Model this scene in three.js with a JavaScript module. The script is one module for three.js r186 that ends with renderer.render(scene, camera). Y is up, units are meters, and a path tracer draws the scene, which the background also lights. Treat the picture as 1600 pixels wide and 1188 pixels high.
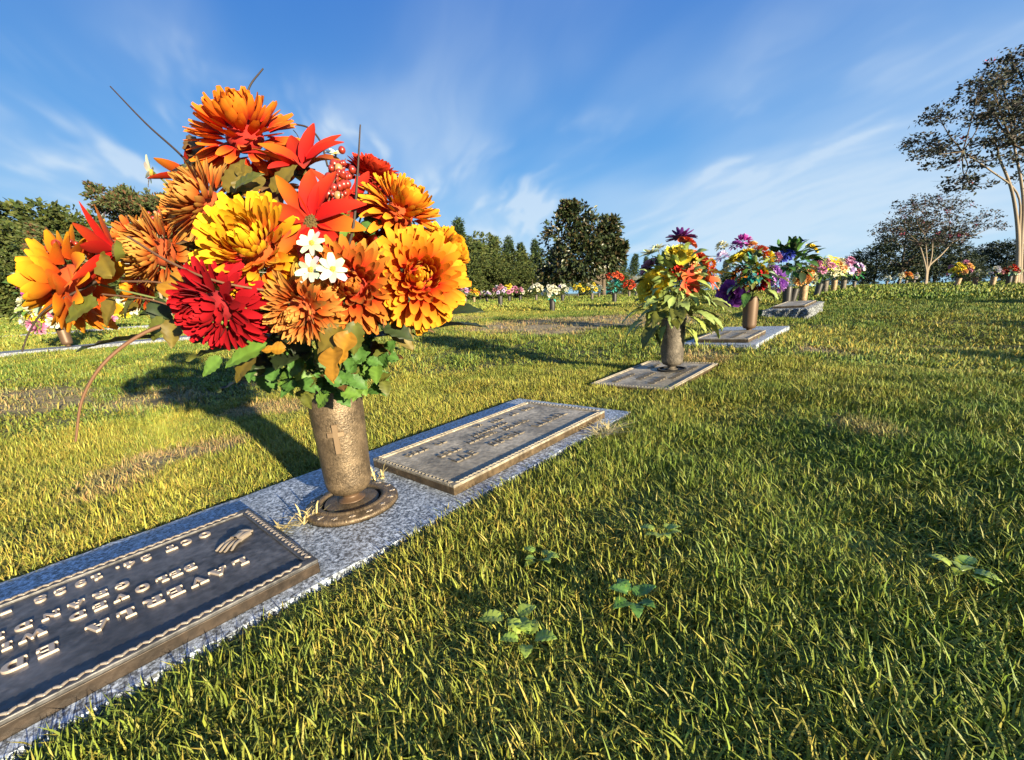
import * as THREE from 'three';
import { mergeGeometries, mergeVertices, toCreasedNormals } from 'three/addons/utils/BufferGeometryUtils.js';
import { FontLoader } from 'three/addons/loaders/FontLoader.js';
import { TextGeometry } from 'three/addons/geometries/TextGeometry.js';
import { RoundedBoxGeometry } from 'three/addons/geometries/RoundedBoxGeometry.js';

// ---------------------------------------------------------------- camera, sky, sun, exposure
const scene = new THREE.Scene();
const R = THREE.MathUtils.degToRad, PI = Math.PI, V3 = (x, y, z) => new THREE.Vector3(x, y, z);
const EXPOSURE = 4.3;
const camera = new THREE.PerspectiveCamera(2 * Math.atan(594 / 680) * 180 / PI, 1600 / 1188, 0.03, 2000);
camera.position.set(0, 0.37, 0);
camera.rotation.set(R(-11), 0, R(-1.7));
camera.updateMatrixWorld(true);
scene.add(camera);

const SUN_AZ = R(40), SUN_EL = R(12.5);          // behind the camera, to its right; shadows run forward and to the left
const sunDir = V3(Math.sin(SUN_AZ) * Math.cos(SUN_EL), Math.sin(SUN_EL), Math.cos(SUN_AZ) * Math.cos(SUN_EL));
const sun = new THREE.DirectionalLight(new THREE.Color().setRGB(1.0, 0.86, 0.60), 3.7);
sun.position.copy(sunDir.clone().multiplyScalar(60)); sun.target.position.set(0, 0, 0);
sun.castShadow = true; sun.shadow.mapSize.set(4096, 4096); sun.shadow.radius = 1.5;
Object.assign(sun.shadow.camera, { left: -40, right: 40, top: 40, bottom: -40, near: 1, far: 160 });
scene.add(sun, sun.target);

// seeded random numbers and noise
function rng(seed) { let a = seed >>> 0; return () => { a = (a + 0x6D2B79F5) | 0; let t = Math.imul(a ^ (a >>> 15), 1 | a); t = (t + Math.imul(t ^ (t >>> 7), 61 | t)) ^ t; return ((t ^ (t >>> 14)) >>> 0) / 4294967296; }; }
let rnd = rng(7);
const rr = (a, b) => a + (b - a) * rnd();
const hash = (x, y) => { let h = Math.imul(x | 0, 374761393) ^ Math.imul(y | 0, 668265263); h = Math.imul(h ^ (h >>> 13), 1274126177); return ((h ^ (h >>> 16)) >>> 0) / 4294967296; };
function vnoise(x, y) { const xi = Math.floor(x), yi = Math.floor(y); let fx = x - xi, fy = y - yi; fx = fx * fx * (3 - 2 * fx); fy = fy * fy * (3 - 2 * fy); const a = hash(xi, yi), b = hash(xi + 1, yi), c = hash(xi, yi + 1), d = hash(xi + 1, yi + 1); return a + (b - a) * fx + (c - a) * fy + (a - b - c + d) * fx * fy; }
function fbm(x, y, o = 4) { let s = 0, a = .5, n = 0; for (let i = 0; i < o; i++) { s += a * vnoise(x, y); n += a; a *= .5; x = x * 2.03 + 17.1; y = y * 2.03 + 9.7; } return s / n; }
const clamp = (x, a = 0, b = 1) => Math.min(b, Math.max(a, x)), mixn = (a, b, t) => a + (b - a) * t, sstep = (a, b, x) => { const t = clamp((x - a) / (b - a)); return t * t * (3 - 2 * t); };

{ // a late-afternoon sky: blue air with thin cirrus drawn out in streaks
  const W = 2048, H = 1024, data = new Float32Array(W * H * 4);
  const top = [0.060, 0.222, 0.65], mid = [0.145, 0.43, 0.86], low = [0.45, 0.76, 0.96], cloud = [0.74, 0.86, 0.97];
  const sa = R(-18), cs = Math.cos(sa), sn = Math.sin(sa);
  for (let j = 0; j < H; j++) {
    const el = (j + .5) / H * PI - PI / 2;
    for (let i = 0; i < W; i++) {
      const az = (i + .5) / W * 2 * PI - PI, y = Math.sin(el), c = Math.cos(el), x = Math.cos(az) * c, z = Math.sin(az) * c;
      const e = Math.max(0, y);
      const t1 = sstep(-0.06, 0.30, e), t2 = sstep(0.16, 0.56, e);
      let col = [0, 1, 2].map((k) => mixn(mixn(low[k], mid[k], t1), top[k], t2));
      if (y > 0.005) {
        const k = 1 / (y + 0.16), px = x * k, pz = z * k, u = px * cs + pz * sn, v = -px * sn + pz * cs;
        const wu = u + .55 * (fbm(u * 1.1 + 3, v * .8 + 8, 4) - .5), wv = v + .6 * (fbm(u * 1.2 + 31, v * .9 + 2, 4) - .5);
        const s1 = fbm(wu * 4.2 + 5, wv * 1.5 + 11, 5), s2 = fbm(wu * 13 + 40, wv * 3.2 + 7, 4), cover = fbm(u * 1.1 + 8.3, v * .9 + 31.2, 3);
        const veil = fbm(wu * 1.0 + 9, wv * .45 + 1, 4);
        let d = .55 * sstep(.42, .86, s1) * (.3 + .9 * sstep(.3, .75, s2)) * sstep(.34, .70, cover);
        d += .42 * sstep(.34, .78, veil) * (.55 + .45 * s2);
        d *= sstep(-.02, 0.07, y) * mixn(1.15, .6, sstep(.15, .5, y));
        d = clamp(d * 1.65, 0, .66);
        col = col.map((q, n) => mixn(q, cloud[n], d));
      }
      if (y < 0) col = col.map((q, n) => mixn(q, [0.12, 0.13, 0.07][n], sstep(0, -.12, y)));
      const o = (j * W + i) * 4;
      data[o] = col[0] / EXPOSURE; data[o + 1] = col[1] / EXPOSURE; data[o + 2] = col[2] / EXPOSURE; data[o + 3] = 1;
    }
  }
  const t = new THREE.DataTexture(data, W, H, THREE.RGBAFormat, THREE.FloatType);
  t.mapping = THREE.EquirectangularReflectionMapping; t.magFilter = THREE.LinearFilter; t.minFilter = THREE.LinearFilter; t.wrapS = THREE.RepeatWrapping; t.needsUpdate = true;
  scene.background = t; scene.environment = t;
}

const renderer = new THREE.WebGLRenderer({ antialias: true });
renderer.setSize(1024, 760);
renderer.toneMapping = THREE.LinearToneMapping; renderer.toneMappingExposure = EXPOSURE;
renderer.shadowMap.enabled = true;

// ---------------------------------------------------------------- helpers
const used = new Map();
function numbered(n) { const k = used.get(n) ?? 0; used.set(n, k + 1); return k ? `${n}_${String(k).padStart(3, '0')}` : n; }
function tag(o, label, category, group, kind) { if (label) o.userData.label = label; if (category) o.userData.category = category; if (group) o.userData.group = group; if (kind) o.userData.kind = kind; return o; }
function thing(name, label, category, group, pos, quat) { const g = new THREE.Group(); g.name = numbered(name); if (pos) g.position.copy(pos); if (quat) g.quaternion.copy(quat); tag(g, label, category, group); scene.add(g); return g; }
function mesh(name, geo, mat, parent, pos, quat) { const m = new THREE.Mesh(geo, mat); m.name = parent ? name : numbered(name); m.castShadow = m.receiveShadow = true; if (pos) m.position.copy(pos); if (quat) m.quaternion.copy(quat); (parent ?? scene).add(m); return m; }
const lin = (r, g, b) => new THREE.Color().setRGB(r, g, b);
function std(r, g, b, rough = .8, metal = 0, more = {}) { return new THREE.MeshStandardMaterial({ color: lin(r, g, b), roughness: rough, metalness: metal, side: THREE.DoubleSide, ...more }); }
// the point seen at a pixel of the photograph, at a distance along the view
function at(px, py, depth) { return V3((px - 800) / 680, (594 - py) / 680, -1).multiplyScalar(depth).applyQuaternion(camera.quaternion).add(camera.position); }
const quatTo = (dir, spin = 0) => new THREE.Quaternion().setFromUnitVectors(V3(0, 1, 0), dir.clone().normalize()).multiply(new THREE.Quaternion().setFromAxisAngle(V3(0, 1, 0), spin));
function paint(geo, c) { const n = geo.attributes.position.count, a = new Float32Array(n * 3); for (let i = 0; i < n; i++) { a[i * 3] = c[0]; a[i * 3 + 1] = c[1]; a[i * 3 + 2] = c[2]; } geo.setAttribute('color', new THREE.BufferAttribute(a, 3)); return geo; }
function fromArrays(pos, idx, col, uv) { const g = new THREE.BufferGeometry(); g.setAttribute('position', new THREE.Float32BufferAttribute(pos, 3)); if (col) g.setAttribute('color', new THREE.Float32BufferAttribute(col, 3)); g.setAttribute('uv', new THREE.Float32BufferAttribute(uv ?? new Array(pos.length / 3 * 2).fill(0), 2)); g.setIndex(idx); g.computeVertexNormals(); return g; }
const M4 = (pos, quat, s = 1) => new THREE.Matrix4().compose(pos, quat ?? new THREE.Quaternion(), typeof s === 'number' ? V3(s, s, s) : s);
function tube(pts, r0, r1 = r0, seg = 24, rad = 6) {   // a tapered tube
  const c = new THREE.CatmullRomCurve3(pts), g = new THREE.TubeGeometry(c, seg, 1, rad, false), p = g.attributes.position, q = V3();
  for (let i = 0; i <= seg; i++) { const ctr = c.getPointAt(i / seg), r = mixn(r0, r1, i / seg); for (let j = 0; j <= rad; j++) { const k = i * (rad + 1) + j; q.fromBufferAttribute(p, k).sub(ctr).multiplyScalar(r).add(ctr); p.setXYZ(k, q.x, q.y, q.z); } }
  return g;
}
function noiseTexture(w, h, f, srgb = true, rep = [1, 1]) { const d = new Uint8Array(w * h * 4); for (let j = 0; j < h; j++) for (let i = 0; i < w; i++) { const c = f(i / w, j / h, i, j), o = (j * w + i) * 4; d[o] = clamp(c[0]) * 255; d[o + 1] = clamp(c[1]) * 255; d[o + 2] = clamp(c[2]) * 255; d[o + 3] = 255; } const t = new THREE.DataTexture(d, w, h); t.wrapS = t.wrapT = THREE.RepeatWrapping; t.magFilter = THREE.LinearFilter; t.minFilter = THREE.LinearMipmapLinearFilter; t.generateMipmaps = true; if (srgb) t.colorSpace = THREE.SRGBColorSpace; t.repeat.set(...rep); t.needsUpdate = true; return t; }
const wrapN = (u, v, f, n = 4) => { // fbm that tiles over the unit square
  const g = (x, y) => fbm(x * f, y * f, n); const a = sstep(0, 1, u), b = sstep(0, 1, v);
  return mixn(mixn(g(u, v), g(u - 1, v), a), mixn(g(u, v - 1), g(u - 1, v - 1), a), b); };

// ---------------------------------------------------------------- the lie of the land
// the row of markers runs along U; its granite slab lies on a slight slope
const O = V3(-0.12435, -0.00518, -0.82379), U = V3(0.66226, 0.03761, -0.74833).normalize(), N = V3(-0.05616, 0.99842, 0.00048).normalize(), Vv = V3().crossVectors(N, U).normalize();
const slabQ = new THREE.Quaternion().setFromRotationMatrix(new THREE.Matrix4().makeBasis(U, N, Vv.clone().negate()));
const S = (u, v, w = 0) => O.clone().addScaledVector(U, u).addScaledVector(Vv, v).addScaledVector(N, w);
const toUV = (x, z) => { const dx = x - O.x, dz = z - O.z, det = U.x * Vv.z - U.z * Vv.x; return [(dx * Vv.z - dz * Vv.x) / det, (U.x * dz - U.z * dx) / det]; };
const planeY = (x, z) => O.y - .036 - (N.x * (x - O.x) + N.z * (z - O.z)) / N.y;
const ctrl = [[108, 545, 4.4], [-60, 566, 4.1], [235, 535, 4.7], [175, 517, 7.1], [30, 520, 8], [863, 490, 7.2], [960, 476, 9], [783, 479, 8.5], [1253, 474, 5.9], [1170, 517, 3.15], [1230, 486, 5.0], [1558, 453, 9.1], [1320, 455, 8.2], [20, 497, 45], [420, 480, 40], [700, 470, 35], [840, 467, 45], [940, 464, 25], [1450, 446, 15], [1590, 443, 9.6], [1300, 449, 22], [1800, 445, 12], [1700, 640, 1.6], [1500, 560, 2.3]].map(([x, y, d]) => at(x, y, d)).map((p) => [Math.log(Math.hypot(p.x, p.z)), Math.atan2(p.x, -p.z), p.y]);
function landY(x, z) {
  const r = Math.hypot(x, z), lr = Math.log(Math.max(r, .3)), th = Math.atan2(x, -z);
  let s = 0, w = 0;
  for (const [a, b, y] of ctrl) { let db = Math.abs(th - b); if (db > PI) db = 2 * PI - db; const d2 = (lr - a) ** 2 * 1.0 + (db * 1.3) ** 2, k = 1 / (d2 + .04) ** 2; s += k * y; w += k; }
  const back = sstep(0, 3, z);
  return mixn(planeY(x, z), mixn(s / w, 0.05, back * .7), sstep(1.3, 3.4, Math.hypot(x + .1, z + .7)));
}
const nearSlab = (x, z) => { const [u, v] = toUV(x, z); const du = Math.max(-.98 - u, u - .70, 0), dv = Math.max(-.04 - v, v - .425, 0); return Math.hypot(du, dv); };
function H(x, z) { // with the small humps of a mown lawn
  const r = Math.hypot(x, z), k = sstep(.02, .3, nearSlab(x, z));
  return landY(x, z) + k * (.045 * (fbm(x * 3.4 + 3, z * 3.4 + 8, 3) - .5) + .05 * sstep(1.2, 4, r) * (fbm(x * .75 + 50, z * .75 + 20, 3) - .5));
}
// worn, sandy or bare places: [x, z, half length, half width, turn, strength]
const bareAt = [[305, 706, 1.5, .17, .05, -.3, .95], [205, 738, 1.3, .12, .04, -.2, .7], [170, 770, 1.15, .10, .035, -.1, .6], [30, 628, 2.2, .35, .12, .1, .6], [235, 628, 2.3, .24, .10, .1, .6], [850, 508, 4.8, .75, .30, .1, .95], [930, 500, 5.6, 1.2, .35, .05, .85], [1290, 548, 2.9, .12, .08, 0, .7], [1095, 560, 2.7, .15, .1, .2, .6], [420, 640, 1.7, .2, .06, .2, .7], [1345, 672, 1.45, .07, .05, 0, .5], [700, 500, 6, .6, .25, 0, .45], [130, 770, 1.0, .05, .03, 0, .6]]
  .map(([px, py, d, a, b, t, k]) => { const dir = at(px, py, 1).sub(camera.position); let s = 1; for (let i = 0; i < 60; i++) { const p = camera.position.clone().addScaledVector(dir, s); const e = p.y - landY(p.x, p.z); if (Math.abs(e) < 1e-4) break; s += e / Math.max(.02, -dir.y) * .5; s = clamp(s, .3, 60); } const p = camera.position.clone().addScaledVector(dir, s); return [p.x, p.z, a * 1.0, b, t, k]; });
function bare(x, z) { let m = 0; for (const [cx, cz, a, b, t, k] of bareAt) { const dx = x - cx, dz = z - cz, c = Math.cos(t), s = Math.sin(t), p = (dx * c + dz * s) / a, q = (-dx * s + dz * c) / (b * 2.2), e = p * p + q * q; if (e < 2.5) m = Math.max(m, k * sstep(1.5, .55, e + 1.1 * (fbm(x * 9, z * 9, 3) - .5))); } return m; }
function ground(px, py) { const dir = at(px, py, 1).sub(camera.position); let lo = .2, p; for (let s = .25; s < 90; s *= 1.01) { p = camera.position.clone().addScaledVector(dir, s); if (p.y < landY(p.x, p.z)) break; lo = s; } return p; }

const grassTone = (x, z) => { // lush to straw: real differences in the turf
  const a = fbm(x * 1.1 + 12, z * 1.1 + 5, 4), b = fbm(x * 5.5 + 1, z * 5.5 + 30, 3); return clamp(.5 + 1.5 * (a - .5) + .9 * (b - .5)); };
{
  const pos = [], idx = [], col = [], uv = [], rings = 150, segs = 260; let r = 0.02;
  for (let i = 0; i <= rings; i++) {
    r = i === 0 ? 0 : .12 * Math.pow(900 / .12, (i - 1) / (rings - 1));
    for (let j = 0; j <= segs; j++) {
      const a = j / segs * 2 * PI, x = Math.sin(a) * r, z = -Math.cos(a) * r;
      pos.push(x, H(x, z), z); uv.push(x, z);
      const g = grassTone(x, z), b = bare(x, z), far = sstep(5, 14, r);
      const soil = [.075, .062, .035], lawn = [mixn(.10, .20, g), mixn(.13, .18, g), mixn(.022, .032, g)], sand = [.33, .25, .15];
      for (let k = 0; k < 3; k++) col.push(mixn(mixn(soil[k], lawn[k], .25 + .75 * far), sand[k], b));
    }
  }
  for (let i = 0; i < rings; i++) for (let j = 0; j < segs; j++) { const a = i * (segs + 1) + j, b = a + segs + 1; idx.push(a, a + 1, b, a + 1, b + 1, b); }
  const g = fromArrays(pos, idx, col, uv);
  const nt = noiseTexture(512, 512, (u, v) => { const a = wrapN(u, v, 40, 4), b = wrapN(u, v, 9, 3), k = .55 + .75 * (a - .5) + .5 * (b - .5) + .3; return [k, k, k * .95]; });
  nt.repeat.set(1.6, 1.6);
  const bt = noiseTexture(512, 512, (u, v) => { const k = wrapN(u, v, 60, 4); return [k, k, k]; }, false, [1.6, 1.6]);
  const m = mesh('ground', g, new THREE.MeshStandardMaterial({ vertexColors: true, map: nt, bumpMap: bt, bumpScale: .012, roughness: 1, side: THREE.DoubleSide }));
  tag(m, 'short mown lawn soil under the grass', null, null, 'structure');
}
console.log('ground');

// ---------------------------------------------------------------- grass
const covers = [];   // rectangles in slab coordinates kept clear of grass: [u0, u1, v0, v1]
covers.push([-.985, .705, -.036, .43], [1.0, 1.56, -.05, .30]);
function tuft(nb, spread, len, wid, lean, seed, straw) {
  const q = rng(seed), p = [], ix = [], cl = [];
  for (let b = 0; b < nb; b++) {
    const a = q() * 2 * PI, rad = Math.sqrt(q()) * spread, x0 = Math.cos(a) * rad, z0 = Math.sin(a) * rad, L = len * (.55 + .75 * q()), w = wid * (.7 + .6 * q()), yaw = q() * 2 * PI, tilt = lean * (.25 + 1.0 * q()), bend = (.3 + .9 * q()) * (q() < .85 ? 1 : -1), tw = yaw + PI / 2 + (q() - .5) * 1.4;
    const dx = Math.cos(yaw), dz = Math.sin(yaw), sx = Math.cos(tw), sz = Math.sin(tw), s = q();
    // one colour per blade: green, yellow-green or dry
    const dry = s < straw, c = dry ? [1.5, 1.12, 1.25] : s < straw + .3 ? [1.12, 1.08, .9] : s < .75 ? [.95, 1, 1] : [.72, .88, .9], kk = .85 + .3 * q();
    let x = x0, y = -.004, z = z0, th = tilt; const n0 = p.length / 3, K = 3;
    for (let k = 0; k <= K; k++) {
      const ww = k === K ? 0 : w * (k === 0 ? .75 : k === 1 ? 1 : .72) / 2;
      if (k === K) { p.push(x, y, z); cl.push(c[0] * kk, c[1] * kk, c[2] * kk); } else { p.push(x - sx * ww, y, z - sz * ww, x + sx * ww, y, z + sz * ww); for (let n = 0; n < 2; n++) cl.push(c[0] * kk, c[1] * kk, c[2] * kk); }
      const st = L / K; x += dx * Math.sin(th) * st; z += dz * Math.sin(th) * st; y += Math.cos(th) * st; th += bend * .5;
      if (y < .002) y = .002 + .003 * q();
    }
    ix.push(n0, n0 + 1, n0 + 2, n0 + 1, n0 + 3, n0 + 2, n0 + 2, n0 + 3, n0 + 4, n0 + 3, n0 + 5, n0 + 4, n0 + 4, n0 + 5, n0 + 6);
  }
  return fromArrays(p, ix, cl);
}
const grassMat = new THREE.MeshPhysicalMaterial({ vertexColors: true, roughness: .55, side: THREE.DoubleSide, specularIntensity: .5, transmission: .25, thickness: 0 });
grassMat.transmission = 0;
const lawn = new THREE.Group(); lawn.name = 'grass'; tag(lawn, 'short green and straw coloured lawn grass', 'grass', null, 'stuff'); scene.add(lawn);
function sow(list, geos) { // list of [x, z, scale, tone, tall]
  const per = geos.map(() => []); for (const t of list) per[Math.floor(rnd() * geos.length)].push(t);
  const m4 = new THREE.Matrix4(), q = new THREE.Quaternion(), qn = new THREE.Quaternion(), c = new THREE.Color();
  geos.forEach((g, i) => {
    const im = new THREE.InstancedMesh(g, grassMat, per[i].length); im.name = 'blades'; im.castShadow = im.receiveShadow = true;
    per[i].forEach(([x, z, s, tone, tall, b], k) => {
      q.setFromAxisAngle(V3(0, 1, 0), rnd() * 2 * PI); qn.setFromEuler(new THREE.Euler((rnd() - .5) * .35, 0, (rnd() - .5) * .35)).multiply(q);
      m4.compose(V3(x, H(x, z) - .003, z), qn, V3(s, s * tall, s)); im.setMatrixAt(k, m4);
      const v = .82 + .36 * rnd();
      c.setRGB(mixn(.092, .252, tone) * v, mixn(.150, .245, tone) * v, mixn(.022, .045, tone) * v);
      if (b > .3) c.lerp(lin(.27, .20, .10), Math.min(.8, b)); im.setColorAt(k, c);
    });
    lawn.add(im);
  });
}
const clear = (x, z, m = 0) => { const [u, v] = toUV(x, z); for (const [a, b, c, d] of covers) if (u > a - m && u < b + m && v > c - m && v < d + m) return false; return true; };
{
  rnd = rng(11);
  const near = [], mid = [], far = [];
  const place = (list, n, r0, r1, half, scale) => {
    for (let i = 0; i < n; i++) {
      const t = rnd(), r = r0 * Math.pow(r1 / r0, t) , a = (rnd() * 2 - 1) * half; // even in view: as many in each doubling of distance
      const x = Math.sin(a) * r, z = -Math.cos(a) * r;
      if (!clear(x, z, .012)) continue;
      const b = bare(x, z); if (rnd() < b * .93) continue;
      const clump = fbm(x * 7 + 3, z * 7 + 1, 3); if (rnd() > .55 + .9 * clump) continue;
      list.push([x, z, scale * (.75 + .5 * rnd()), clamp(grassTone(x, z) + .35 * (rnd() - .5)), .65 + .75 * clump, b]);
    }
  };
  // uniform by area close by
  const even = (list, n, r0, r1, half, scale) => { for (let i = 0; i < n; i++) { const r = Math.sqrt(mixn(r0 * r0, r1 * r1, rnd())), a = (rnd() * 2 - 1) * half, x = Math.sin(a) * r, z = -Math.cos(a) * r; if (!clear(x, z, .010)) continue; const b = bare(x, z); if (rnd() < b * .93) continue; const clump = fbm(x * 7 + 3, z * 7 + 1, 3); if (rnd() > .6 + .9 * clump) continue; list.push([x, z, scale * (.75 + .5 * rnd()), clamp(grassTone(x, z) + .35 * (rnd() - .5)), .45 + 1.1 * clump - .35 * sstep(.06, 0, nearSlab(x, z)), b]); } };
  even(near, 100000, .15, 2.4, 1.15, 1);
  even(mid, 60000, 2.3, 8, 1.1, 1);
  place(far, 60000, 7.5, 70, 1.05, 1);
  sow(near, [0, 1, 2, 3, 4, 5].map((k) => tuft(13, .024, .031, .0021, 1.0, 100 + k, .17)));
  sow(mid, [0, 1, 2, 3].map((k) => tuft(20, .06, .033, .0040, .9, 200 + k, .17)));
  for (const t of far) { const r = Math.hypot(t[0], t[1]); t[2] *= clamp(r / 11, .8, 2.2); t[4] *= clamp(11 / r, .5, 1.1); }
  sow(far, [0, 1, 2].map((k) => tuft(18, .2, .055, .02, .7, 300 + k, .18)));
  console.log('grass', near.length, mid.length, far.length);
}

// ---------------------------------------------------------------- materials
const granTex = noiseTexture(512, 512, (u, v, i, j) => { const s = hash(i * 7 + 1, j * 13 + 5), a = wrapN(u, v, 110, 2), b = wrapN(u + .37, v + .11, 60, 3), c = wrapN(u, v, 6, 3); let k = .60 + .55 * (b - .5) + .40 * (s - .5) + .10 * (c - .5); if (a > .58) k *= .60; else if (a < .40) k = Math.min(.9, k * 1.2 + .05); return [k * .93, k * .98, k * 1.05]; });
const graniteMat = new THREE.MeshStandardMaterial({ map: granTex, roughness: .42, side: THREE.DoubleSide });
const roughTex = noiseTexture(512, 512, (u, v) => { const k = wrapN(u, v, 46, 4); return [k, k, k]; }, false);
const bronzeStain = noiseTexture(512, 512, (u, v) => { const a = wrapN(u, v, 5, 4), b = wrapN(u + .3, v, 40, 3), k = .72 + .55 * (a - .5) + .5 * (b - .5); return [k, k * .985, k * .97]; });
function bronze(r, g, b, rough, metal, bump = .0012) { return new THREE.MeshStandardMaterial({ color: lin(r, g, b), map: bronzeStain, bumpMap: roughTex, bumpScale: bump, roughness: rough, metalness: metal, side: THREE.DoubleSide }); }
const M = {
  plateSide: bronze(.085, .06, .042, .5, .4, .0006),
  plate: bronze(.21, .21, .22, .5, .5, .0008), plateLight: bronze(.62, .555, .43, .6, .12, .0008), edge: bronze(.26, .185, .105, .5, .45, .0006), letter: std(.46, .37, .29, .45, .4), relief: std(.36, .30, .24, .45, .4),
  vase: bronze(.27, .20, .125, .48, .4, .0012), vaseDark: std(.035, .032, .030, .45, .3), vaseSmooth: std(.105, .062, .034, .5, .25), vaseGrey: bronze(.22, .19, .15, .6, .35, .002), vaseTan: bronze(.52, .36, .20, .6, .3, .001),
  hole: std(.012, .011, .010, .9), straw: std(.50, .40, .17, .85), twig: std(.030, .018, .012, .7), twigBrown: std(.13, .06, .026, .7), stem: std(.10, .13, .035, .7),
};
function boxUV(g, s = 3) { // metre-scaled uv on a box-like geometry
  const p = g.attributes.position, n = g.attributes.normal, uv = new Float32Array(p.count * 2);
  for (let i = 0; i < p.count; i++) { const ax = Math.abs(n.getX(i)), ay = Math.abs(n.getY(i)), az = Math.abs(n.getZ(i)); const [a, b] = ay >= ax && ay >= az ? [p.getX(i), p.getZ(i)] : ax > az ? [p.getZ(i), p.getY(i)] : [p.getX(i), p.getY(i)]; uv[i * 2] = a * s; uv[i * 2 + 1] = b * s; }
  g.setAttribute('uv', new THREE.BufferAttribute(uv, 2)); return g;
}
const rbox = (w, h, d, r = .003, s = 3, x = 0, y = 0, z = 0) => { const g = new RoundedBoxGeometry(w, h, d, 2, r); boxUV(g, s); g.translate(x, y, z); return g; };
function roughSlab(w, h, d, rough, s = 3, seed = 1) { // a sawn or split stone: a box whose edges are slightly broken
  let g = new THREE.BoxGeometry(w, h, d, Math.max(2, Math.round(w / .02)), 3, Math.max(2, Math.round(d / .02))); boxUV(g, s);
  const p = g.attributes.position; for (let i = 0; i < p.count; i++) { const x = p.getX(i), y = p.getY(i), z = p.getZ(i), ex = Math.abs(x) > w / 2 - 1e-4, ez = Math.abs(z) > d / 2 - 1e-4; const n1 = fbm(x * 40 + seed * 9, z * 40 + y * 60, 3) - .5, n2 = fbm(z * 33 + seed * 5, x * 31 + y * 50 + 7, 3) - .5; p.setXYZ(i, x + (ex ? n1 * rough * 2 : 0), y + (y > 0 && (ex || ez) ? -rough * .6 * (.6 + n1) : 0), z + (ez ? n2 * rough * 2 : 0)); }
  g.computeVertexNormals(); return g;
}

// ---------------------------------------------------------------- the near grave: slab, two bronze plates, vase
const font = await new FontLoader().loadAsync('fonts/droid/droid_serif_bold.typeface.json');
{
  const slab = mesh('granite_slab', roughSlab(1.685, .07, .466, .004, 2.6, 1), graniteMat, null, S(-.14, .195, -.022 - .035), slabQ);
  tag(slab, 'long blue grey speckled granite slab under the two bronze plates', 'grave slab', null, 'thing');
}
const letterCache = new Map();
function letterGeo(ch, size, h) { const k = ch + size; if (!letterCache.has(k)) { const g = new TextGeometry(ch, { font, size, depth: h, curveSegments: 4, bevelEnabled: true, bevelThickness: .0009, bevelSize: .0006, bevelSegments: 1 }); g.computeBoundingBox(); const b = g.boundingBox; g.translate(-(b.min.x + b.max.x) / 2, -size / 2, 0); g.rotateX(-PI / 2); letterCache.set(k, g); } return letterCache.get(k); }
const facing = new THREE.Quaternion().setFromAxisAngle(V3(0, 1, 0), PI);  // the writing is read from the far side
function plate(name, label, u0, u1, v0, v1, matPlate, top = 0) { // local axes: x along the row, y up, z towards the camera
  const g = thing(name, label, 'grave plaque', null, S((u0 + u1) / 2, (v0 + v1) / 2, top), slabQ), w = u1 - u0, d = v1 - v0;
  mesh('plate', rbox(w, .017, d, .002, 3, 0, -.0135, 0), matPlate === M.plate ? M.plateSide : M.edge, g); mesh('field', rbox(w - .030, .0016, d - .030, .0004, 3, 0, -.0042, 0), matPlate, g);
  const b = .016;
  for (const s of [-1, 1]) { mesh('border', rbox(w - .0005, .0065, b, .002, 3, 0, -.0028, s * (d / 2 - b / 2)), matPlate, g); mesh('border', rbox(b, .0065, d - 2 * b - .0005, .002, 3, s * (w / 2 - b / 2), -.0028, 0), matPlate, g); }
  return g;
}
function scroll(g, w, d, mat) { // leaf scroll along the border, in low relief
  const bits = []; const leaf = new THREE.SphereGeometry(1, 6, 4);
  const add = (x, z, along) => { for (const k of [-1, 1]) { const q = new THREE.Quaternion().setFromAxisAngle(V3(0, 1, 0), (along ? 0 : PI / 2) + k * .7); bits.push(leaf.clone().applyMatrix4(M4(V3(x + (along ? k * .0025 : 0), .0004, z + (along ? 0 : k * .0025)), q, V3(.0062, .0022, .0022)))); } };
  for (let x = -w / 2 + .02; x < w / 2 - .015; x += .0125) { add(x, d / 2 - .008, true); add(x, -d / 2 + .008, true); }
  for (let z = -d / 2 + .02; z < d / 2 - .015; z += .0125) { add(w / 2 - .008, z, false); add(-w / 2 + .008, z, false); }
  tag(mesh('scroll_ornament', mergeGeometries(bits), mat, g), null, null, null, 'stuff');
}
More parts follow.
